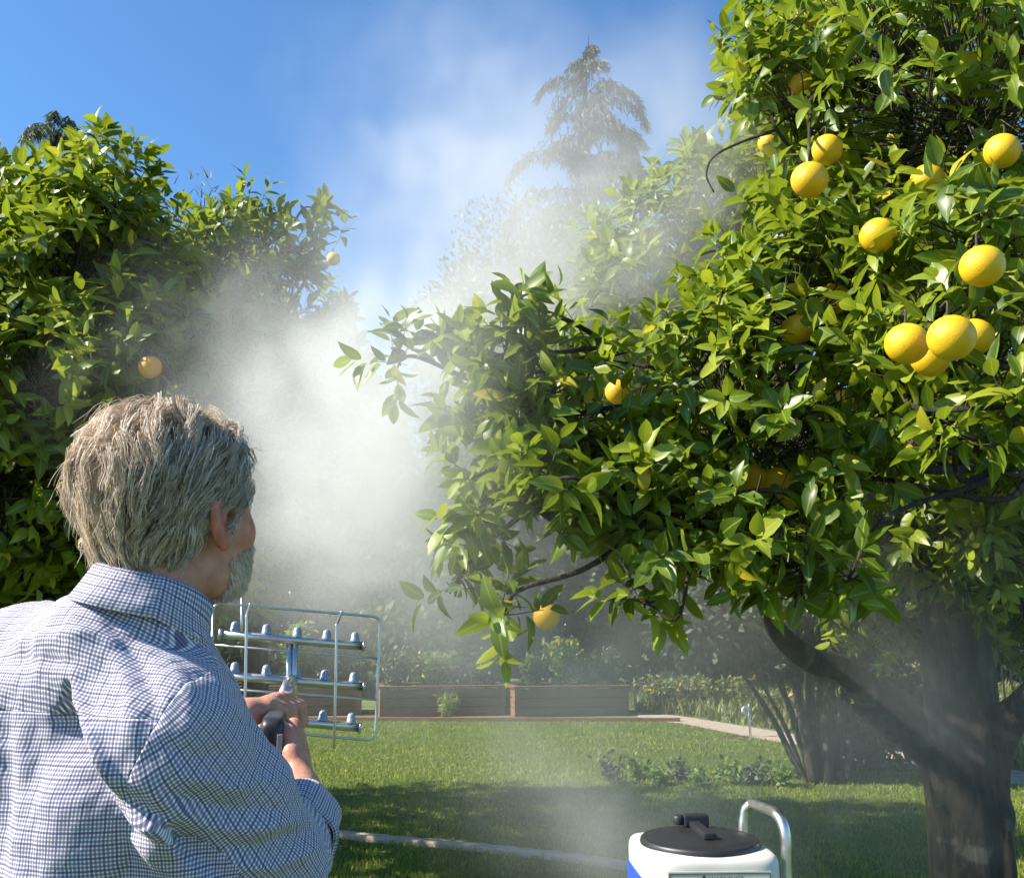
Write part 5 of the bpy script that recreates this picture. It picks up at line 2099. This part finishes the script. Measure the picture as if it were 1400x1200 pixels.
# ================================================================== the sprayer tank
tc_ = np.array(at(957, 1150, 2.42))
TT = tc_[2] - .004                                      # height of the tank's shoulder
tank = empty('sprayer_cart', (tc_[0], tc_[1], 0))
tag(tank, 'white sprayer tank with round black lid, blue label and steel handle', 'sprayer')
ty = math.radians(3)
RT = np.array([[math.cos(ty), -math.sin(ty), 0], [math.sin(ty), math.cos(ty), 0], [0, 0, 1]])
tw_ = lambda x, y, z: np.array([tc_[0], tc_[1], 0]) + RT @ np.array([x, y, z])


def plastic():
    m, nt, b, out = new_mat('white polyethylene')
    tcn = N(nt, 'ShaderNodeTexCoord')
    no = N(nt, 'ShaderNodeTexNoise')
    no.inputs['Scale'].default_value = 9
    no.inputs['Detail'].default_value = 6
    nt.links.new(tcn.outputs['Object'], no.inputs['Vector'])
    nt.links.new(ramp(nt, [(.3, (.58, .55, .47)), (.7, (.72, .69, .62))], no.outputs['Fac']), b.inputs['Base Color'])
    b.inputs['Roughness'].default_value = .42
    b.inputs['Subsurface Weight'].default_value = .15
    b.inputs['Subsurface Radius'].default_value = (.03, .03, .025)
    return m


M['poly'] = plastic()
M['blue'] = plain('blue label', (.03, .09, .52), .35)
M['white_label'] = plain('white label', (.78, .78, .78), .4)
M['beige_label'] = plain('warning label', (.62, .57, .47), .5)
M['ink'] = plain('label ink', (.03, .03, .03), .6)
M['red_ink'] = plain('red print', (.55, .05, .04), .5)
# body: rounded square sections
HX, HY = .157, .157
rows = []
secs = [(TT - .50, .90), (TT - .48, .97), (TT - .44, 1.0), (TT - .026, 1.0), (TT - .015, .992), (TT - .007, .972), (TT - .002, .94), (TT, .89), (TT + .002, .75)]
nseg = 64
for (z_, s_) in secs:
    row = []
    for a in np.linspace(0, 2 * math.pi, nseg, endpoint=False):
        e_ = .34
        row.append(tw_(math.copysign(abs(math.cos(a)) ** e_, math.cos(a)) * HX * s_, math.copysign(abs(math.sin(a)) ** e_, math.sin(a)) * HY * s_, z_))
    rows.append(row)
A = np.array(rows)
k = MB()
V_ = np.concatenate([A.reshape(-1, 3), [tw_(0, 0, TT + .002)], [tw_(0, 0, TT - .5)]])
nr2 = len(secs)
k.add(V_, [[i * nseg + j, i * nseg + (j + 1) % nseg, (i + 1) * nseg + (j + 1) % nseg, (i + 1) * nseg + j] for i in range(nr2 - 1) for j in range(nseg)],
      [[len(V_) - 2, (nr2 - 1) * nseg + j, (nr2 - 1) * nseg + (j + 1) % nseg] for j in range(nseg)] + [[len(V_) - 1, (j + 1) % nseg, j] for j in range(nseg)])
tb_ = k.build('tank', M['poly'], tank, True)
k = MB()
k.lathe([(.141, -.004), (.143, .004), (.141, .011), (.137, .014), (.130, .013), (.124, .015), (.095, .0195), (.05, .0225), (.0005, .0235)], tw_(0, 0, TT), 64)
lid = k.build('lid', M['blackp'], tank, True)
k = MB()
k.box(tw_(.006, .004, TT + .029), (.026, .15, .016), RT)
k.build('lid_handle', M['blackp'], lid, bevel=.004)
k = MB()
k.box(tw_(.012, .088, TT + .036), (.062, .03, .03), RT)
k.build('latch', M['blackp'], lid, bevel=.005)
k = MB()
k.lathe([(.012, 0), (.014, .006), (.014, .018), (.011, .022), (.0002, .022)], tw_(-.03, .092, TT + .026), 16)
k.build('vent_cap', M['blackp'], lid, True)

# front warning label, printed flat
fy = -HY - .0012
ZL = TT - .026
k = MB()
k.box(tw_(.004, fy + .0006, ZL - .09), (.232, .002, .18), RT)
lb = k.build('warning_label', M['beige_label'], tank)
k = MB()
for (x_, z_, sx_, sz_) in ((.004, ZL - .004, .226, .0014), (.004, ZL - .176, .226, .0014), (-.109, ZL - .09, .0014, .172), (.117, ZL - .09, .0014, .172), (.004, ZL - .03, .20, .0012)):
    k.box(tw_(x_, fy - .0008, z_), (sx_, .0008, sz_), RT)
k.build('label_border', M['ink'], lb)


def text_mesh(name, body_, size, o, xdir, zdir, m, parent):
    cu = bpy.data.curves.new(name, 'FONT')
    cu.body = body_
    cu.size = size
    cu.align_x = 'CENTER'
    cu.extrude = .0003
    to = bpy.data.objects.new(name, cu)
    COL.objects.link(to)
    dg = bpy.context.evaluated_depsgraph_get()
    me = bpy.data.meshes.new_from_object(to.evaluated_get(dg))
    bpy.data.objects.remove(to)
    xdir, zdir = unit(np.array(xdir, float)), unit(np.array(zdir, float))
    nd = np.cross(xdir, zdir)
    Mx = Matrix(((xdir[0], zdir[0], nd[0], o[0]), (xdir[1], zdir[1], nd[1], o[1]), (xdir[2], zdir[2], nd[2], o[2]), (0, 0, 0, 1)))
    me.transform(Mx)
    me.materials.clear()
    return link(name, me, m, parent)


xd = RT @ np.array([1.0, 0, 0])
text_mesh('lettering', 'WARNING!!', .0145, tw_(.018, fy - .0012, ZL - .020), xd, (0, 0, 1), M['ink'], lb)
k = MB()
c_ = tw_(-.032, fy - .0008, ZL - .0205)
tri = [c_ + xd * -.009, c_ + xd * .009, c_ + np.array([0, 0, .0145])]
k.add(tri + [p + RT @ np.array([0, -.0008, 0]) for p in tri], [[0, 1, 4, 3], [1, 2, 5, 4], [2, 0, 3, 5]], [[3, 4, 5], [2, 1, 0]])
k.build('warning_triangle', M['ink'], lb)

# blue label on the left flank
fx = -HX - .0012
k = MB()
k.box(tw_(fx + .0006, -.02, TT - .155), (.002, .25, .20), RT)
bl2 = k.build('side_label', M['blue'], tank)
k = MB()
k.box(tw_(fx - .0008, -.02, TT - .165), (.001, .21, .12), RT)
pn = k.build('label_panel', M['white_label'], bl2)
k = MB()
k.box(tw_(fx - .0018, -.03, TT - .20), (.0008, .03, .05), RT)
k.box(tw_(fx - .0018, .03, TT - .21), (.0008, .03, .04), RT)
k.build('red_print', M['red_ink'], pn)

# tubular handle behind the right side, frame and wheels
hz0 = TT - .45
hA, hB = np.array(at(1017, 1160, 2.66)), np.array(at(1072, 1200, 2.42))
top1, top2, top3 = np.array(at(1018, 1113, 2.66)), np.array(at(1030, 1099, 2.64)), np.array(at(1061, 1112, 2.46))
pts = [(hA[0], hA[1], hz0), hA, top1, np.array(at(1023, 1102, 2.655)), top2, np.array(at(1046, 1105, 2.55)), top3, np.array(at(1070, 1126, 2.43)), np.array(at(1075, 1150, 2.42)), np.array(at(1076, 1200, 2.42)), (np.array(at(1076, 1200, 2.42))[0], 2.42, hz0)]
k = MB()
k.tube(smoothpath(pts, 90), .0128, 16)
k.build('handle', M['steel_soft'], tank, True)
k = MB()
for x_ in (-.14, .14):
    for y_ in (-.13, .13):
        k.tube([tw_(x_, y_, TT - .49), tw_(x_, y_, .12)], .014, 8)
k.box(tw_(0, 0, TT - .505), (.36, .34, .012), RT)
k.box(tw_(0, 0, .14), (.36, .34, .02), RT)
k.build('cart_frame', M['steel_soft'], tank)
for x_ in (-.19, .19):
    k = MB()
    k.lathe([(.02, -.02), (.10, -.025), (.12, -.012), (.12, .012), (.10, .025), (.02, .02)], tw_(x_, .12, .12), 24, [[0, 0, 1], [0, 1, 0], [1, 0, 0]])
    k.build('wheel', M['rubber'], tank, True)


# ================================================================== mist
def mist(puffs, lo, hi, vox, floor_z=.15):
    m = bpy.data.materials.new('mist')
    m.use_nodes = True
    nt = m.node_tree
    nt.nodes.remove(nt.nodes['Principled BSDF'])
    pv = nt.nodes.new('ShaderNodeVolumePrincipled')
    pv.inputs['Color'].default_value = (.985, .985, .98, 1)
    pv.inputs['Density'].default_value = 1.0
    pv.inputs['Anisotropy'].default_value = .15
    nt.links.new(pv.outputs[0], nt.nodes['Material Output'].inputs['Volume'])
    g = bpy.data.node_groups.new('mist', 'GeometryNodeTree')
    g.interface.new_socket('Geometry', in_out='INPUT', socket_type='NodeSocketGeometry')
    g.interface.new_socket('Geometry', in_out='OUTPUT', socket_type='NodeSocketGeometry')
    go = g.nodes.new('NodeGroupOutput')
    pos = g.nodes.new('GeometryNodeInputPosition').outputs[0]
    def vm(op, a, b):
        n_ = g.nodes.new('ShaderNodeVectorMath')
        n_.operation = op
        for i, v in enumerate((a, b)):
            if v is None: continue
            if isinstance(v, (tuple, list, np.ndarray)): n_.inputs[i].default_value = tuple(float(q) for q in v)
            else: g.links.new(v, n_.inputs[i])
        return n_.outputs['Value'] if op in ('DOT_PRODUCT', 'LENGTH') else n_.outputs[0]
    def mt(op, a, b=None, clamp=False):
        n_ = g.nodes.new('ShaderNodeMath')
        n_.operation = op
        n_.use_clamp = clamp
        for i, v in enumerate((a, b)):
            if v is None: continue
            if isinstance(v, (int, float)): n_.inputs[i].default_value = v
            else: g.links.new(v, n_.inputs[i])
        return n_.outputs[0]
    # warp
    wn_ = g.nodes.new('ShaderNodeTexNoise')
    wn_.inputs['Scale'].default_value = 1.1
    wn_.inputs['Detail'].default_value = 3
    g.links.new(pos, wn_.inputs['Vector'])
    wp = vm('MULTIPLY', vm('SUBTRACT', wn_.outputs['Color'], (.5, .5, .5)), (1.1, 1.1, 1.1))
    wpos = vm('ADD', pos, wp)
    no = g.nodes.new('ShaderNodeTexNoise')
    no.inputs['Scale'].default_value = 2.7
    no.inputs['Detail'].default_value = 6
    no.inputs['Roughness'].default_value = .56
    g.links.new(vm('MULTIPLY', wpos, (1.15, 1.15, .8)), no.inputs['Vector'])
    wisp = mt('MULTIPLY', mt('SUBTRACT', no.outputs[0], .41), 5.6)
    wisp = mt('MINIMUM', mt('MAXIMUM', wisp, 0.0), 1.6)
    total = None
    half = vm('ADD', pos, vm('MULTIPLY', wp, (.55, .55, .55)))
    for (c, r_, amp, soft) in puffs:
        q = vm('MULTIPLY', vm('SUBTRACT', half, tuple(c)), tuple(1 / x_ for x_ in r_))
        e_ = mt('EXPONENT', mt('MULTIPLY', vm('DOT_PRODUCT', q, q), -1.0))
        t_ = mt('MULTIPLY', e_, amp)
        # soft: how much of the density is even, the rest comes in wisps
        t_ = mt('MULTIPLY', t_, mt('ADD', mt('MULTIPLY', wisp, 1 - soft), soft))
        total = t_ if total is None else mt('ADD', total, t_)
    total = mt('SUBTRACT', total, .012)
    total = mt('MAXIMUM', total, 0.0)
    vc = g.nodes.new('GeometryNodeVolumeCube')
    vc.inputs['Min'].default_value = lo
    vc.inputs['Max'].default_value = hi
    for i, ax_ in enumerate('XYZ'):
        vc.inputs['Resolution ' + ax_].default_value = int((hi[i] - lo[i]) / vox)
    g.links.new(total, vc.inputs['Density'])
    sm = g.nodes.new('GeometryNodeSetMaterial')
    sm.inputs['Material'].default_value = m
    g.links.new(vc.outputs[0], sm.inputs[0])
    g.links.new(sm.outputs[0], go.inputs[0])
    me = bpy.data.meshes.new('mist')
    me.materials.append(m)
    o = link('mist', me)
    tag(o, 'white spray mist billowing from the wand up between the citrus trees', 'mist', kind='stuff')
    md = o.modifiers.new('mist', 'NODES')
    md.node_group = g
    return o


def puff(px, py, d, r_, amp, soft=.35):
    return (np.array(at(px, py, d)), r_, amp, soft)


mist([
    puff(500, 620, 3.5, (.33, .45, .42), 2.0, .20),
    puff(420, 690, 3.4, (.28, .40, .26), 1.2, .1),
    puff(390, 510, 4.0, (.55, .5, .42), 1.0, .0),
    puff(575, 560, 2.6, (.20, .25, .26), 1.7, .15),
    puff(560, 470, 2.75, (.16, .2, .14), .9, .1),
    puff(650, 760, 2.7, (.25, .25, .22), .7, .2),
    puff(490, 800, 3.0, (.22, .4, .18), .9, .2),
    puff(560, 500, 4.0, (.42, .45, .38), .80, .05),
    puff(680, 390, 4.1, (.60, .5, .42), 1.0, .05),
    puff(820, 330, 4.0, (.66, .4, .42), 1.0, .1),
    puff(890, 220, 4.2, (.50, .5, .45), .6, .05),
    puff(600, 220, 5.2, (.70, .8, .70), .32, .0),
    puff(760, 250, 5.4, (.80, .7, .55), .42, .12),
    puff(700, 90, 6.0, (.7, .8, .6), .16, .0),
    puff(600, 780, 4.0, (.55, .8, .42), .55, .15),
    puff(760, 880, 4.6, (.9, 1.0, .45), .34, .25),
    puff(1030, 1010, 4.0, (.9, .9, .45), .18, .25),
    puff(830, 1130, 3.2, (.32, .5, .22), .55, .1),
    puff(1240, 850, 3.6, (.7, .5, .75), .15, .2),
], (-2.3, 1.95, .05), (3.0, 8.2, 6.2), .055)
